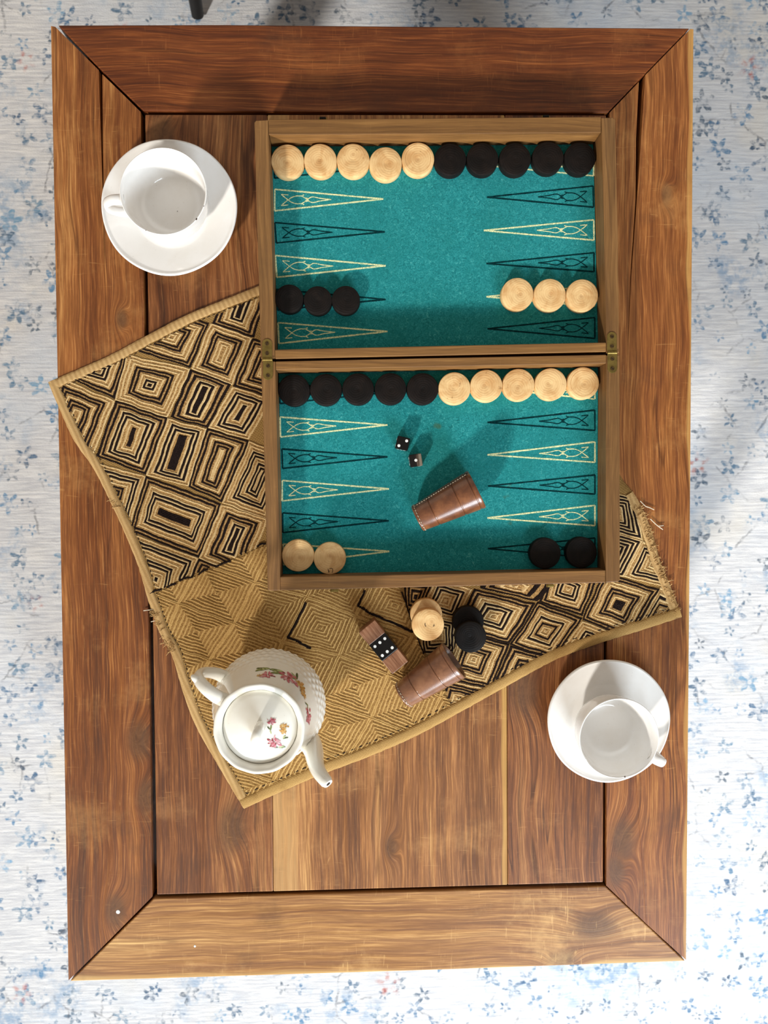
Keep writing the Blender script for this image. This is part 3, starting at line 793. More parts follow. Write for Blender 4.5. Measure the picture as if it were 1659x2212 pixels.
# hinges
def hinge(x0, x1, yt, ym, yb_, chamf=False):
    """x at top and bottom, y of top end, pin, bottom end (photo pixels on the rim plane)"""
    hz = BT+.0002; root = None
    def leaf(ya, yb2, xc, rnd_top):
        A = P(xc, ya, hz); B = P(xc, yb2, hz); r = 10.6*sc(hz); pts = []
        c = A-Vector((0, r, 0)) if rnd_top else A+Vector((0, r, 0))
        for i in range(13):
            a = math.pi*i/12
            pts.append((c.x+r*math.cos(a), c.y+(r*math.sin(a) if rnd_top else -r*math.sin(a))))
        pts += [(B.x-r, B.y), (B.x+r, B.y)]
        v, f = prism(pts, BT-.0006, BT+.0007); return obj('hinge_leaf', v, f, M['brass'], board_, bevel=.0002)
    xm = (x0+x1)/2
    l1 = leaf(yt, ym-3, x0, True); l2 = leaf(yb_, ym+3, x1, False)
    for (lf, ys, xc) in ((l1, (yt+10, yt+31), x0), (l2, (yb_-10, yb_-31), x1)):
        for y in ys:
            c = P(xc, y, hz); v, f = disc((c.x, c.y, BT+.0004), .0022, .0006, 16); s = obj('screw', v, f, M['screw'], lf)
            t = random.uniform(0, 3); d = Vector((math.cos(t), math.sin(t), 0))*.0017; n = Vector((-d.y, d.x, 0))*.16
            ps = [c+d+n, c-d+n, c-d-n, c+d-n]; v, f = prism([(q.x, q.y) for q in ps], BT+.0009, BT+.00105)
            # slot joined to the screw head as a darker cut
            obj('screw_slot', v, f, M['dark_metal'], lf)
    c = P(xm, ym, hz); r = 10.4*sc(hz); z = BT+.0006
    for k, (a, b) in enumerate(((-1, -.36), (-.33, .33), (.36, 1))):
        v, f = tube([(c.x+a*r, c.y, z), (c.x+b*r, c.y, z)], .0016, 12, up=(0, 0, 1)); obj('hinge_knuckle', v, f, M['brass'], board_, smooth=True, autos=50)
hinge(577, 579, 732, 777, 821); hinge(1321.5, 1322.5, 717, 762, 806)
# small catches on the outer edges
def catch(x, y, dy, zz, mat):
    c = P(x, y, zz)
    v1 = prism([(c.x-.0032, c.y), (c.x+.0032, c.y), (c.x+.0032, c.y+dy), (c.x-.0032, c.y+dy)], zz-.006, zz)
    v, f = v1; obj('catch_plate', v, f, mat, board_, bevel=.0003)
    for s in (-1, 1):
        v, f = tube([(c.x+s*.0034, c.y+dy*.2, zz-.003), (c.x+s*.0034, c.y+dy*1.15, zz-.003)], .0010, 8); obj('catch_screw', v, f, M['brass'], board_)
for (x, yy) in ((697, 256.5), (1180, 252.5)): catch(x, yy, .0022, .026, M['dark_metal'])
for (x, yy) in ((722, 1272.5), (1190, 1262)): catch(x, yy, -.0030, .026, M['brass'])

# ------------------------------------------------------------------ checkers
def checker_mat(light):
    m = NT('pale_turned_wood' if light else 'black_stained_wood'); p = m.co('Object'); r = m.rand()
    off = m.comb(m.math('MULTIPLY', m.math('SUBTRACT', r, .5), .009), m.math('MULTIPLY', m.math('SUBTRACT', m.math('FRACT', m.math('MULTIPLY', r, 7.3)), .5), .006), 0)
    q = m.vm('ADD', m.vm('MULTIPLY', p, (1, 1, 0)), off)
    nz = m.noise(p, 130, 3, .6, w=m.math('MULTIPLY', r, 40))
    d = m.math('ADD', m.vm('LENGTH', q, out=1), m.math('MULTIPLY', nz, .004))
    ring = m.math('SINE', m.math('MULTIPLY', d, 2600)); ring2 = m.math('SINE', m.math('MULTIPLY', d, 900))
    big = m.noise(p, 55, 4, .6, .8, w=m.math('MULTIPLY', r, 90))
    spot = m.noise(p, 240, 2, .5, w=m.math('MULTIPLY', r, 33))
    if light:
        c = m.mix(m.rng(big, .36, .68), srgb(232, 196, 140), srgb(206, 160, 104))
        c = m.mix(m.rng(ring, -.2, 1, 0, .09), c, srgb(164, 112, 62)); c = m.mix(m.rng(ring2, .2, 1, 0, .16), c, srgb(236, 202, 146))
        core = m.rng(d, .0012, .006, .45, 0); c = m.mix(core, c, srgb(168, 112, 58))
        c = m.mix(m.rng(spot, .66, .76, 0, .6), c, srgb(132, 88, 48))
        m.bump(m.math('ADD', ring, big), .10, .0004); return m.done(c, .5, .35)
    c = m.mix(m.rng(big, .35, .7), srgb(13, 10, 9), srgb(26, 19, 16)); c = m.mix(m.rng(ring, .2, 1, 0, .3), c, srgb(18, 14, 12))
    m.bump(m.math('ADD', ring, nz), .12, .0004); return m.done(c, .6, .18)
M_lt, M_bk = checker_mat(True), checker_mat(False)
CK = .0108
def checker_mesh(R, groove):
    b = .0009
    prof = [(0, 0), (R-b, 0), (R-.0003, .0003), (R, b), (R, CK-b), (R-.0003, CK-.0003), (R-b, CK)]
    if groove: prof += [(R*.80, CK), (R*.785, CK-.0005), (R*.77, CK), ]
    prof += [(R*.55, CK-.0001), (R*.3, CK-.0002), (.0012, CK-.0002), (0, CK-.0005)]
    return lathe(prof, 48)
def ck_data(name, R, mat, groove):
    v, f = checker_mesh(R, groove); me = bpy.data.meshes.new(name); me.from_pydata(v, [], f); me.materials.append(mat)
    for p_ in me.polygons: p_.use_smooth = True
    me.set_sharp_from_angle(angle=math.radians(35)); return me
DL = [ck_data('pale_checker', .01745, M_lt, False), ck_data('pale_checker', .01745, M_lt, True)]
DB = [ck_data('black_checker', .01705, M_bk, False), ck_data('black_checker', .0152, M_bk, False)]
def put_checker(x, y, z0, light, label, group, var=0):
    me = (DL if light else DB)[var]; o = bpy.data.objects.new('pale_checker' if light else 'black_checker', me); link(o)
    c = P(x, y, z0+CK); o.location = (c.x, c.y, z0); o.rotation_euler = (0, 0, random.uniform(0, 6.28))
    tag(o, label, 'checker', group); return o
ordn = ['first', 'second', 'third', 'fourth', 'fifth']
z_ = FT+.0002
for k, (x, y) in enumerate([(621, 347.4), (692, 346), (763, 345.6), (833, 353), (903, 343)]):
    put_checker(x, y, z_, True, f'pale wooden checker, {ordn[k]} from the left along the far wall of the board', 'pale checkers in the far row', 1 if k == 4 else 0)
for k, (x, y) in enumerate([(973, 344), (1042.5, 343), (1113, 343), (1184, 340), (1253, 341.5)]):
    put_checker(x, y, z_, False, f'black checker, {ordn[k]} from the left among five along the far wall of the board', 'black checkers in the far row')
for k, (x, y) in enumerate([(624.6, 645), (686.5, 648.7), (747, 648)]):
    put_checker(x, y, z_, False, f'{("smaller dull black checker touching the left wall of the far tray", "smaller dull black checker in the middle of a row of three", "smaller dull black checker at the right end of a row of three")[k]}', 'three black checkers in the far tray', 1)
for k, (x, y) in enumerate([(1118, 635), (1188, 637), (1258, 638)]):
    put_checker(x, y, z_, True, ("pale checker at the left end of the row of three, far tray", "pale checker in the middle of the row of three, far tray", "pale checker of the row of three touching the right wall, far tray")[k], 'three pale checkers in the far tray')
for k, (x, y) in enumerate([(635, 843), (704, 842), (773.6, 840.5), (843.6, 840), (913, 840)]):
    put_checker(x, y, z_, False, f'black checker, {ordn[k]} from the left in the near tray under the hinge wall', 'black checkers below the hinge wall')
for k, (x, y) in enumerate([(982, 839), (1051, 833.5), (1120.5, 831.4), (1190, 830), (1260, 827.5)]):
    put_checker(x, y, z_, True, f'pale checker, {ordn[k]} of five to the right of the black ones under the hinge wall', 'pale checkers below the hinge wall', 1 if k == 4 else 0)
put_checker(643.7, 1200, z_, True, 'pale checker in the near left corner of the board', 'pale checkers in the near corner')
ckm = put_checker(712.4, 1206, z_, True, 'pale checker with a pencilled mark beside the near left corner', 'pale checkers in the near corner')
put_checker(1178, 1195.5, z_, False, 'black checker standing a gap away from the near right corner', 'black checkers in the near corner')
put_checker(1256.5, 1193.5, z_, False, 'black checker in the near right corner of the board', 'black checkers in the near corner')
cz = .0034
put_checker(921, 1327.5, cz, True, 'lower pale checker of the pair stacked on the cloth', 'pale checkers on the cloth')
ckt = put_checker(924.6, 1350, cz+CK+.0001, True, 'upper pale checker of the pair stacked on the cloth', 'pale checkers on the cloth')
put_checker(1011.8, 1343, cz, False, 'lower black checker of the pair stacked on the cloth', 'black checkers on the cloth')
put_checker(1017, 1376.3, cz+CK+.0001, False, 'upper black checker of the pair stacked on the cloth', 'black checkers on the cloth')
def mark(par, pxs, zt, name, wd=.0006):
    """thin pencil strokes on a checker's face, given in photo pixels"""
    pr = []
    for st in pxs:
        pr.append(ribbon(spline([P(x, y, zt) for x, y in st], 4), wd, zt))
    v, f = join(pr); lo = par.location; rz = Matrix.Rotation(-par.rotation_euler.z, 4, 'Z')
    me = bpy.data.meshes.new(name); me.from_pydata([tuple(rz @ (Vector(q)-Vector(lo))) for q in v], [], f); me.materials.append(M['speck'])
    o = bpy.data.objects.new(name, me); link(o, par); return o
mark(ckm, [[(708, 1228.5), (709.5, 1232), (710.5, 1237)], [(709, 1232), (711, 1234), (710, 1236.5)], [(712, 1229), (715, 1227.3), (718, 1229), (718.8, 1233), (717.5, 1237)]], z_+CK+.00012, 'pencil_mark')
mark(ckt, [[(918.5, 1346), (918, 1350), (920, 1354)], [(937, 1349), (938, 1352), (935, 1353)]], cz+2*CK+.0003, 'wood_crack')

# ------------------------------------------------------------------ dice
def horn_mat():
    m = NT('striped_horn'); p = m.co('Object'); x = m.sep(p)
    n = m.noise(m.map(p, (420, 40, 40)), 1.0, 3, .5)
    k = m.rng(m.math('ADD', x[0], m.math('MULTIPLY', m.math('SUBTRACT', n, .5), .010)), -.003, .006)
    c = m.ramp(k, [(0, srgb(12, 8, 8)), (.35, srgb(34, 24, 20)), (.5, srgb(92, 78, 66)), (.7, srgb(70, 56, 46)), (1, srgb(128, 116, 102))])
    return m.done(c, .25, .5)
M_horn = horn_mat()
PIPS = {1: [(0, 0)], 2: [(-.5, -.5), (.5, .5)], 3: [(-.5, -.5), (0, 0), (.5, .5)], 4: [(-.5, -.5), (.5, .5), (-.5, .5), (.5, -.5)], 5: [(-.5, -.5), (.5, .5), (-.5, .5), (.5, -.5), (0, 0)], 6: [(-.5, -.5), (-.5, 0), (-.5, .5), (.5, -.5), (.5, 0), (.5, .5)]}
def die(px, ang, side, mat, top, label, faces, pr, rot_top=0):
    h = side/2; c = P(px[0], px[1], FT+side); z0 = FT+.0002
    root = thing('die', label, 'die', (c.x, c.y, z0), 'dice')
    root.rotation_euler = (0, 0, ang)
    bm = bmesh.new(); bmesh.ops.create_cube(bm, size=side)
    bmesh.ops.bevel(bm, geom=bm.edges[:], offset=side*.09, segments=3, profile=.6, affect='EDGES')
    bmesh.ops.translate(bm, verts=bm.verts, vec=(0, 0, h))
    me = bpy.data.meshes.new('cube_body'); bm.to_mesh(me); bm.free(); me.materials.append(mat)
    for q in me.polygons: q.use_smooth = True
    me.set_sharp_from_angle(angle=math.radians(35))
    o = bpy.data.objects.new('cube_body', me); link(o, root)
    fr = {'top': (Vector((0, 0, side)), Vector((1, 0, 0)), Vector((0, 1, 0))), 'south': (Vector((0, -h, h)), Vector((1, 0, 0)), Vector((0, 0, 1))), 'west': (Vector((-h, 0, h)), Vector((0, 1, 0)), Vector((0, 0, 1))),
          'north': (Vector((0, h, h)), Vector((1, 0, 0)), Vector((0, 0, 1))), 'east': (Vector((h, 0, h)), Vector((0, 1, 0)), Vector((0, 0, 1)))}
    for fc, num in faces.items():
        o_, u, w_ = fr[fc]; nrm = (o_-Vector((0, 0, h))).normalized()
        for (a, b) in PIPS[num]:
            if fc == 'top' and rot_top: a, b = a*math.cos(rot_top)-b*math.sin(rot_top), a*math.sin(rot_top)+b*math.cos(rot_top)
            cc = o_+u*(a*h)+w_*(b*h); V = [cc+nrm*.00022]+[cc+nrm*.00012+(u*math.cos(t*.3927)+w_*math.sin(t*.3927))*pr for t in range(16)]
            Fc = [(0, 1+t, 1+(t+1) % 16) for t in range(16)]
            me = bpy.data.meshes.new('pip'); me.from_pydata([tuple(q) for q in V], [], Fc); me.materials.append(M['pip']); q = bpy.data.objects.new('pip', me); link(q, root)
die((870, 957.5), math.radians(-13), .0138, M['black_plastic'], 2, 'black die showing two white pips on the green felt', {'top': 2, 'south': 3, 'west': 6, 'north': 4, 'east': 1}, .0016, math.radians(-1))
die((898.3, 994.3), math.radians(8), .0134, M_horn, 1, 'brown streaked horn die showing one white pip on the green felt', {'top': 1, 'south': 2, 'west': 5, 'north': 5, 'east': 2}, .0016)

# ------------------------------------------------------------------ leather dice cups lying on their sides
def leather(name, c0, c1, c2):
    m = NT(name); p = m.co('Object'); n = m.noise(p, 60, 5, .65); v_ = m.vor(p, 900).outputs['Distance']
    c = m.ramp(n, [(.3, srgb(*c0)), (.5, srgb(*c1)), (.72, srgb(*c2))])
    m.bump(m.math('ADD', v_, m.math('MULTIPLY', n, .6)), .05, .0004)
    return m.done(c, m.rng(n, .3, .7, .34, .25), .5, Coat_Weight=.6, Coat_Roughness=.20)
def dice_cup(small, mouth, rs, rm, z0, label, mat, seam_ang, stitched):
    A = Vector((P(*small, z0+rs).x, P(*small, z0+rs).y, 0)); B = Vector((P(*mouth, z0+rm).x, P(*mouth, z0+rm).y, 0))
    ln = (B-A).length; half = math.asin((rm-rs)/ln)                 # lies on its slanted wall
    d = (B-A).normalized(); ax = Vector((d.x*math.cos(half), d.y*math.cos(half), math.sin(half)))
    A3 = Vector((A.x, A.y, z0+rs*math.cos(half)+.0001)); L = ln/math.cos(half)
    s = ax.cross(Vector((0, 0, 1))).normalized(); u = s.cross(ax)
    root = thing('dice_cup', label, 'dice cup', ((A+B).x/2, (A+B).y/2, z0), 'leather dice cups')
    rad = lambda t: rs+(rm-rs)*t
    def ring(t, r, n=56): return [A3+ax*(L*t)+s*(math.cos(2*math.pi*i/n)*r)+u*(math.sin(2*math.pi*i/n)*r) for i in range(n)]
    def body(prof, n=56):
        V = []; Fc = []
        for t, r in prof: V += ring(t, r, n)
        for k in range(len(prof)-1):
            for i in range(n):
                j = (i+1) % n; Fc.append((k*n+i, k*n+j, (k+1)*n+j, (k+1)*n+i))
        return V, Fc, n
    pr = [(.02, .0005), (0.0, rad(0)*.90), (0.0, rad(0)*.985), (.015, rad(0))]
    for g in (.26, .68, .93):
        pr += [(g-.012, rad(g-.012)), (g-.004, rad(g)-.0007), (g+.004, rad(g)-.0007), (g+.012, rad(g+.012))]
    pr += [(.985, rad(1)), (1.0, rad(1)-.0006), (1.0, rad(1)-.0030), (.97, rad(.97)-.0034), (.06, rad(.06)-.0034), (.05, .0005)]
    V, Fc, n = body(pr); o = obj('leather_body', V, Fc, mat, root, smooth=True, autos=45)
    # raised base welt
    V, Fc, n = body([(-.012, rad(0)*.86), (-.016, rad(0)*.93), (-.006, rad(0)*1.02), (.012, rad(.01)+.0004), (.02, rad(.02)+.00005)]); obj('base_welt', V, Fc, mat, root, smooth=True)
    parts = []
    if stitched:
        a = seam_ang
        for k in range(22):
            t0 = .03+.93*k/22; t1 = t0+.026
            q = [A3+ax*(L*t)+(s*math.cos(a)+u*math.sin(a))*(rad(t)+.0003) for t in (t0, (t0+t1)/2, t1)]
            parts.append(tube(q, .00042, 6))
        v, f = join(parts); st = obj('seam_stitching', v, f, M['stitch'], root); st['kind'] = 'stuff'
        q0 = [A3+ax*(L*t)+(s*math.cos(a+.06)+u*math.sin(a+.06))*(rad(t)+.0001) for t in (.01, .5, .98)]
        v, f = tube(q0, .0004, 6); obj('seam', v, f, M['seam'], root)
    parts = []
    for k in range(26):
        a = 2*math.pi*k/26; q = []
        for da in (0, .07, .13): q.append(A3+ax*(L*(.026))+(s*math.cos(a+da)+u*math.sin(a+da))*(rad(.026)+.0002))
        parts.append(tube(q, .0004, 5))
    v, f = join(parts); st = obj('base_stitching', v, f, M['stitch'], root); st['kind'] = 'stuff'
    return root
M_lea = leather('brown_leather', (76, 42, 24), (108, 64, 38), (140, 90, 56)); M_leb = leather('dull_brown_leather', (92, 56, 36), (122, 80, 54), (148, 104, 74))
dice_cup((903, 1119.5), (1030, 1056.5), .0148, .0222, FT+.0011, 'glossy brown leather dice cup lying on the green felt beside the dice', M_lea, math.radians(152), True)
dice_cup((871, 1502), (981, 1426), .0148, .0222, .0036, 'dull brown leather dice cup lying on the cloth beside the domino block', M_leb, math.radians(200), False)

# ------------------------------------------------------------------ wooden block with black six-pip tile
bt = .0036+.0215
q = [P(x, y, bt) for x, y in ((776, 1368), (808.5, 1338), (881, 1428), (848.5, 1457))]
cB = sum(q, Vector())/4; root = thing('dice_box', 'small wooden block with a black six-pip middle lying on the cloth', 'wooden block', (cB.x, cB.y, .0036))
ex = ((q[2]-q[1])+(q[3]-q[0])).normalized(); ey = Vector((-ex.y, ex.x, 0)); hl = ((q[2]-q[1]).length+(q[3]-q[0]).length)/4; hw = ((q[1]-q[0]).length+(q[2]-q[3]).length)/4
tone_w = ((92, 56, 36), (128, 84, 58), (154, 110, 80), (184, 144, 112))
def obwood():
    m = NT('walnut_block'); p = m.map(m.co('Object'), (1, 1, 1), (0, 0, 0), (0, 0, -math.atan2(ex.y, ex.x)))
    n = m.noise(m.map(p, (40, 700, 300)), 1.0, 5, .6); b = m.noise(m.map(p, (30, 120, 60)), 1.2, 3, .5)
    c = m.ramp(m.math('ADD', m.math('MULTIPLY', n, .6), m.math('MULTIPLY', b, .4)), [(.32, srgb(88, 52, 32)), (.5, srgb(132, 88, 62)), (.68, srgb(174, 132, 102))])
    m.bump(n, .2, .0004); return m.done(c, .38, .4)
M_wal = obwood()
def bar(name, a, b, wy, z0, z1, mat, bev=.0006):
    pts = [cB+ex*a+ey*-wy, cB+ex*b+ey*-wy, cB+ex*b+ey*wy, cB+ex*a+ey*wy]; v, f = prism([(p_.x, p_.y) for p_ in pts], z0, z1); return obj(name, v, f, mat, root, bevel=bev)
z0 = .0036; tl = hw*1.0
bar('wooden_end', -hl, -tl-.0002, hw, z0, bt, M_wal); bar('wooden_end', tl+.0002, hl, hw, z0, bt, M_wal)
til = bar('black_tile', -tl, tl, hw, z0, bt, M['black_plastic'], .0003)
for a in (-.58, .58):
    for b in (-.62, 0, .62):
        c = cB+ex*(a*tl)+ey*(b*hw); v, f = disc((c.x, c.y, bt-.0001), .00165, .0003, 18); obj('pip', v, f, M['pip'], til)

# ------------------------------------------------------------------ cups and saucers
def saucer(px, R, label, rimz=.017):
    c = P(px[0], px[1], rimz); R0 = R
    prof = [(0, .0030), (R*.40, .0030), (R*.42, .0002), (R*.47, .0), (R*.49, .0028), (R*.70, .0085), (R*.92, .0140), (R*.985, .0155), (R, .0165), (R*.995, .0178),
            (R*.975, .0182), (R*.955, .0168), (R*.92, .0163), (R*.75, .0118), (R*.62, .0078), (R*.57, .0062), (R*.54, .0055), (0, .0052)]
    rf = lambda t, r, z: r*(1+.004*math.sin(3*t+1)+.003*math.sin(7*t)) if r > R0*.8 else r
    v, f = lathe(prof, 96, (c.x, c.y, 0.0001), rf)
    o = obj('saucer', v, f, M['white_china'], loc=(c.x, c.y, 0.0001), smooth=True, autos=60); return tag(o, label, 'saucer', 'tea saucers')
def cup(px, rimR, label, hang, hgt=.053, base=.0058):
    z0 = .0001+base; c = P(px[0], px[1], z0+hgt); R = rimR
    root = thing('teacup', label, 'cup', (c.x, c.y, z0), 'teacups')
    prof = [(0, .0022), (R*.50, .0022), (R*.53, .0), (R*.58, .0), (R*.60, .0030), (R*.74, .0075), (R*.86, .0150), (R*.93, .0260), (R*.965, .0400), (R*.995, hgt-.0012), (R, hgt-.0004), (R*.985, hgt),
            (R*.965, hgt-.0006), (R*.925, .0400), (R*.885, .0260), (R*.81, .0165), (R*.69, .0100), (R*.50, .0066), (R*.2, .0056), (0, .0054)]
    v, f = lathe(prof, 96, (c.x, c.y, z0)); body = obj('bowl', v, f, M['white_china'], root, smooth=True, autos=60)
    d = Vector((math.cos(hang), math.sin(hang), 0)); o = Vector((c.x, c.y, z0)); up = Vector((0, 0, 1))
    pts = spline([o+d*(R*.955)+up*(hgt*.86), o+d*(R*1.20)+up*(hgt*.92), o+d*(R*1.42)+up*(hgt*.78), o+d*(R*1.42)+up*(hgt*.50), o+d*(R*1.18)+up*(hgt*.27), o+d*(R*.865)+up*(hgt*.25)], 6)
    n = len(pts); side = d.cross(up)
    v, f = tube(pts, [.0044-.0007*math.sin(math.pi*i/(n-1)) for i in range(n)], 14, flat=(1.35, .72)); obj('handle', v, f, M['white_china'], root, smooth=True, autos=60)
    return root, c, R, z0, hgt, body
def specks(info, lst):
    root, c, R, z0, hgt, body = info
    for (a, fr, s) in lst:
        zz = z0+(hgt-.0001 if fr > .95 else .0058+.004*max(0, fr-.5)); q = Vector((c.x+R*fr*math.cos(a), c.y+R*fr*math.sin(a), zz))
        V, Fc = lathe([(0, .0004), (s, .0001), (s*.7, -.0004)], 7, q, lambda t, r, z: r*(1+.3*math.sin(2*t+a))); obj('chip', V, Fc, M['speck'], root)
saucer((365.5, 448), .0717, 'white saucer at the far left corner of the table')
cA = cup((352.5, 413), .0437, 'white teacup with its handle to the left on the far left saucer', math.radians(188))
specks(cA, [(-.70, .985, .0010), (-.35, .985, .0005), (-2.0, .985, .0005), (-1.2, .55, .0004), (-.95, .7, .0004), (-.8, .1, .0004)])
saucer((1315, 1557.5), .0683, 'white saucer on the right side of the table near the cloth corner')
cBp = cup((1337.5, 1595), .0424, 'white teacup with its handle to the lower right on the right saucer', math.radians(-31))
specks(cBp, [(-1.42, .975, .0009), (-1.5, .62, .0004), (2.2, .45, .0004), (2.5, .5, .0003)])

# ------------------------------------------------------------------ teapot
tb = .0034
tc = (P(581.7, 1519, .034)+P(560.5, 1577, .117))/2; tc.z = tb
pot = thing('teapot', 'white porcelain teapot with painted pink flowers standing on the cloth', 'teapot', tc)
ctrl = [(.040, 0), (.043, .001), (.0425, .004), (.050, .012), (.0575, .024), (.0590, .032), (.0575, .044), (.0535, .060), (.0485, .078), (.0440, .094), (.0415, .104), (.0425, .110), (.0437, .1138)]
cs = spline([Vector((r, z, 0)) for r, z in ctrl], 6); prof_o = [(q.x, q.y) for q in cs]
def rad_at(z):
    for (r0, z0_), (r1, z1_) in zip(prof_o[:-1], prof_o[1:]):
        if z0_ <= z <= z1_ and z1_ > z0_: return r0+(r1-r0)*(z-z0_)/(z1_-z0_)
    return prof_o[-1][0]
def emb(t, r, z):
    k = 0
    if .010 < z < .066 and r > .048:
        row = (z-.010)/.0068; ph = .5 if int(row) % 2 else 0
        a = t/(2*math.pi)*44+ph
        k = .0012*(math.sin(math.pi*row)**2)*(math.sin(math.pi*a)**2)*min(1, (.066-z)/.012)
    if z > .100: k += .00016*math.sin(14*t)*(z-.100)/.013
    return r+k
fine_o = []
for (r0, z0_), (r1, z1_) in zip(prof_o[:-1], prof_o[1:]):
    n = 3 if .009 < z0_ < .066 else 1
    for i in range(n): fine_o.append((r0+(r1-r0)*i/n, z0_+(z1_-z0_)*i/n))
prof = [(0, .003), (.036, .003)]+fine_o+[(.0437, .1140), (.0428, .1150), (.0405, .1146), (.0375, .1120), (.0362, .1085), (.0362, .102), (.040, .09), (.050, .06), (.052, .03), (.040, .008), (0, .006)]
v, f = lathe(prof, 264, tc, emb); obj('body', v, f, M['cream_china'], pot, smooth=True, autos=70)
# lid
lidz = .1072
lp = [(0, lidz-.004), (.034, lidz-.004), (.0358, lidz-.002), (.0358, lidz), (.0350, lidz+.0012), (.030, lidz+.0030), (.022, lidz+.0058), (.012, lidz+.0078), (.006, lidz+.0092), (0, lidz+.0094)]
def lid_z(r):
    pr = [(a, b) for a, b in lp[3:]][::-1]
    for (r0, z0_), (r1, z1_) in zip(pr[:-1], pr[1:]):
        if r0 <= r <= r1: return z0_+(z1_-z0_)*(r-r0)/(r1-r0)
    return lidz
v, f = lathe(lp, 96, tc); lid = obj('lid', v, f, M['cream_china'], pot, smooth=True, autos=60)
fd = Vector((math.cos(math.radians(72)), math.sin(math.radians(72)), 0)); kc = tc+Vector((0, 0, lidz+.0195))
loop = [kc+fd*(math.cos(a)*.0072)+Vector((0, 0, 1))*(math.sin(a)*.0090) for a in [2*math.pi*i/28 for i in range(29)]]
v, f = join([tube(loop, [.0036+.0010*abs(math.sin(2*math.pi*i/28)) for i in range(29)], 10, up=fd.cross(Vector((0, 0, 1)))), lathe([(0, lidz+.006), (.0062, lidz+.008), (.0040, lidz+.0105), (.0046, lidz+.0135), (0, lidz+.0142)], 24, tc)])
obj('finial', v, f, M['cream_china'], lid, smooth=True, autos=60)
sa = math.radians(-41); sd_ = Vector((math.cos(sa), math.sin(sa), 0)); up = Vector((0, 0, 1))
sp = spline([tc+sd_*.046+up*.036, tc+sd_*.058+up*.044, tc+sd_*.0645+up*.062, tc+sd_*.068+up*.082, tc+sd_*.0745+up*.099, tc+sd_*.0865+up*.1085], 6)
n = len(sp); rr = [.0150-.0090*min(1, (i/(n-1))**.62) for i in range(n)]; rr[-1] *= .8
v, f = tube(sp, rr, 20, up=None); obj('spout', v, f, M['cream_china'], pot, smooth=True, autos=60)
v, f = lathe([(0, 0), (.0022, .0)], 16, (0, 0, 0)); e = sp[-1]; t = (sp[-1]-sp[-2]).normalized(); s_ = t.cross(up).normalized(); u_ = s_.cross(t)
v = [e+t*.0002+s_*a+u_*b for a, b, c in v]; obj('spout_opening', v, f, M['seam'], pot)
ha = math.radians(143); hd = Vector((math.cos(ha), math.sin(ha), 0))
hp = spline([tc+hd*.0405+up*.1035, tc+hd*.052+up*.110, tc+hd*.066+up*.108, tc+hd*.0765+up*.097, tc+hd*.0775+up*.080, tc+hd*.071+up*.062, tc+hd*.063+up*.050, tc+hd*.053+up*.044], 6)
n = len(hp); hr = [.0060-.0012*math.sin(math.pi*i/(n-1)) for i in range(n)]
v, f = tube(hp, hr, 14, flat=(1.25, .85)); handle = obj('handle', v, f, M['cream_china'], pot, smooth=True, autos=60)
th = spline([tc+hd*.074+up*.1005, tc+hd*.0785+up*.1035, tc+hd*.0825+up*.1025], 4)
v, f = tube(th, [.0050, .0046, .0044, .0040, .0036, .0032, .0028, .0022, .0014], 12); obj('thumb_rest', v, f, M['cream_china'], handle, smooth=True)
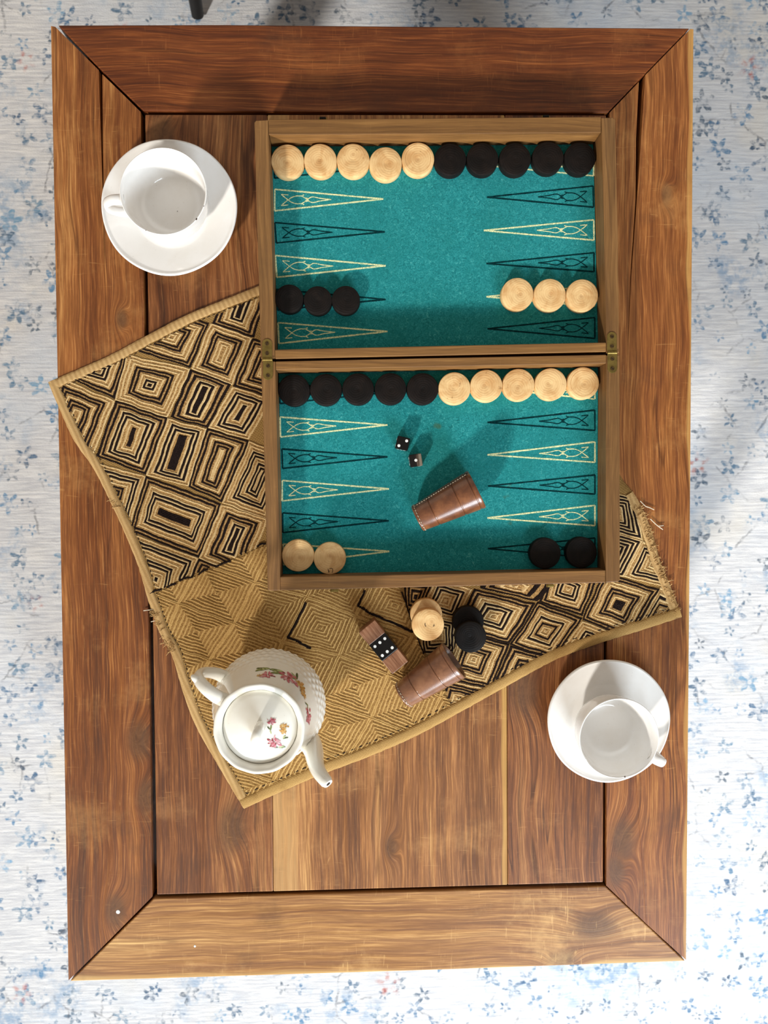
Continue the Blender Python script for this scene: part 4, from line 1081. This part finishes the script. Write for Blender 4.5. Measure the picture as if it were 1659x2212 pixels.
# painted flowers (thin enamel petals following the surface)
def paint(name, col): return simple(name, col, .25, 0, 500, .5)
PK = [paint('enamel_rose', (206, 116, 128)), paint('enamel_pink', (228, 172, 178)), paint('enamel_crimson', (166, 74, 84))]
OR = [paint('enamel_orange', (222, 166, 96)), paint('enamel_yellow', (230, 196, 130)), paint('enamel_ochre', (190, 140, 70))]
GR = [paint('enamel_green', (130, 142, 84)), paint('enamel_pale_green', (188, 194, 140)), paint('enamel_dark_green', (84, 96, 58))]
def on_body(th, z, u, w_):
    zz = z+w_; r = rad_at(zz)+.00035; t = th+u/max(.01, r)
    return tc+Vector((r*math.cos(t), r*math.sin(t), zz))
def on_lid(x, y, u, w_):
    r = math.hypot(x+u, y+w_); return tc+Vector((x+u, y+w_, lid_z(min(r, .035))+.0003))
def blob(name, surf, a, b, petals, mats, par):
    V = []; Fc = []; mi = []
    for k, (u, w_, ru, rw, ang, m_) in enumerate(petals):
        base = len(V); V.append(surf(a, b, u, w_)+up*.00001*k)
        for i in range(10):
            t = 2*math.pi*i/10; pu = ru*math.cos(t); pw = rw*math.sin(t)*(1+.25*random.uniform(-1, 1))
            V.append(surf(a, b, u+pu*math.cos(ang)-pw*math.sin(ang), w_+pu*math.sin(ang)+pw*math.cos(ang))+up*.00001*k)
        for i in range(10): Fc.append((base, base+1+i, base+1+(i+1) % 10)); mi.append(m_)
    o = obj(name, V, Fc, mats, par)
    for p_, m_ in zip(o.data.polygons, mi): p_.material_index = m_
    return o
def flower(size, n=9):
    out = []
    for k in range(n):
        a = random.uniform(0, 6.28); d = random.uniform(.2, .8)*size
        out.append((d*math.cos(a), d*math.sin(a)*.8, size*random.uniform(.14, .34), size*random.uniform(.08, .16), a+random.uniform(-.4, .4), random.choice((0, 0, 1, 2))))
    return out
def leafs(n, ln, dirs):
    out = []
    for k in range(n):
        a = dirs[k % len(dirs)]; d = ln*(.4+.5*k/n)
        out.append((d*math.cos(a), d*math.sin(a), ln*.5, ln*.16, a+random.uniform(-.3, .3), k % 3))
    return out
for (th, z, kind, s) in [(1.46, .087, 'p', .0090), (1.0, .080, 'p', .0130), (.70, .078, 'o', .0090), (.55, .084, 'o', .0070), (.10, .088, 'p', .0100), (1.62, .089, 'o', .0035)]:
    blob('painted_flower', on_body, th, z, flower(s, 26), PK if kind == 'p' else OR, pot)
for (th, z, n, ln, ds) in [(1.46, .076, 8, .011, (0, .3, 3.1, 2.8, .1)), (1.20, .081, 7, .009, (-.3, 2.8, -.6, .2)), (.84, .074, 6, .008, (.5, -.5, -1.2)), (.30, .085, 3, .005, (.8, 2.4))]:
    blob('painted_leaf', on_body, th, z, leafs(n, ln, ds), GR, pot)
LZ = tc.z+lidz+.004
def lidxy(x, y): q = P(x, y, LZ); return q.x-tc.x, q.y-tc.y
for (x, y, k, s) in [(586.5, 1556, 'p', .0052), (595, 1601, 'p', .0080), (614, 1570, 'o', .0050), (612, 1579, 'o', .0042)]:
    a, b = lidxy(x, y); blob('painted_flower', on_lid, a, b, flower(s, 24), PK if k == 'p' else OR, lid)
for (x, y, n, ln, ds) in [(585, 1574, 4, .004, (1.3, -1.4, 2.2)), (603, 1615, 4, .005, (0, .4, 2.9)), (612, 1595, 3, .004, (.2, 1.0))]:
    a, b = lidxy(x, y); blob('painted_leaf', on_lid, a, b, leafs(n, ln, ds), GR, lid)
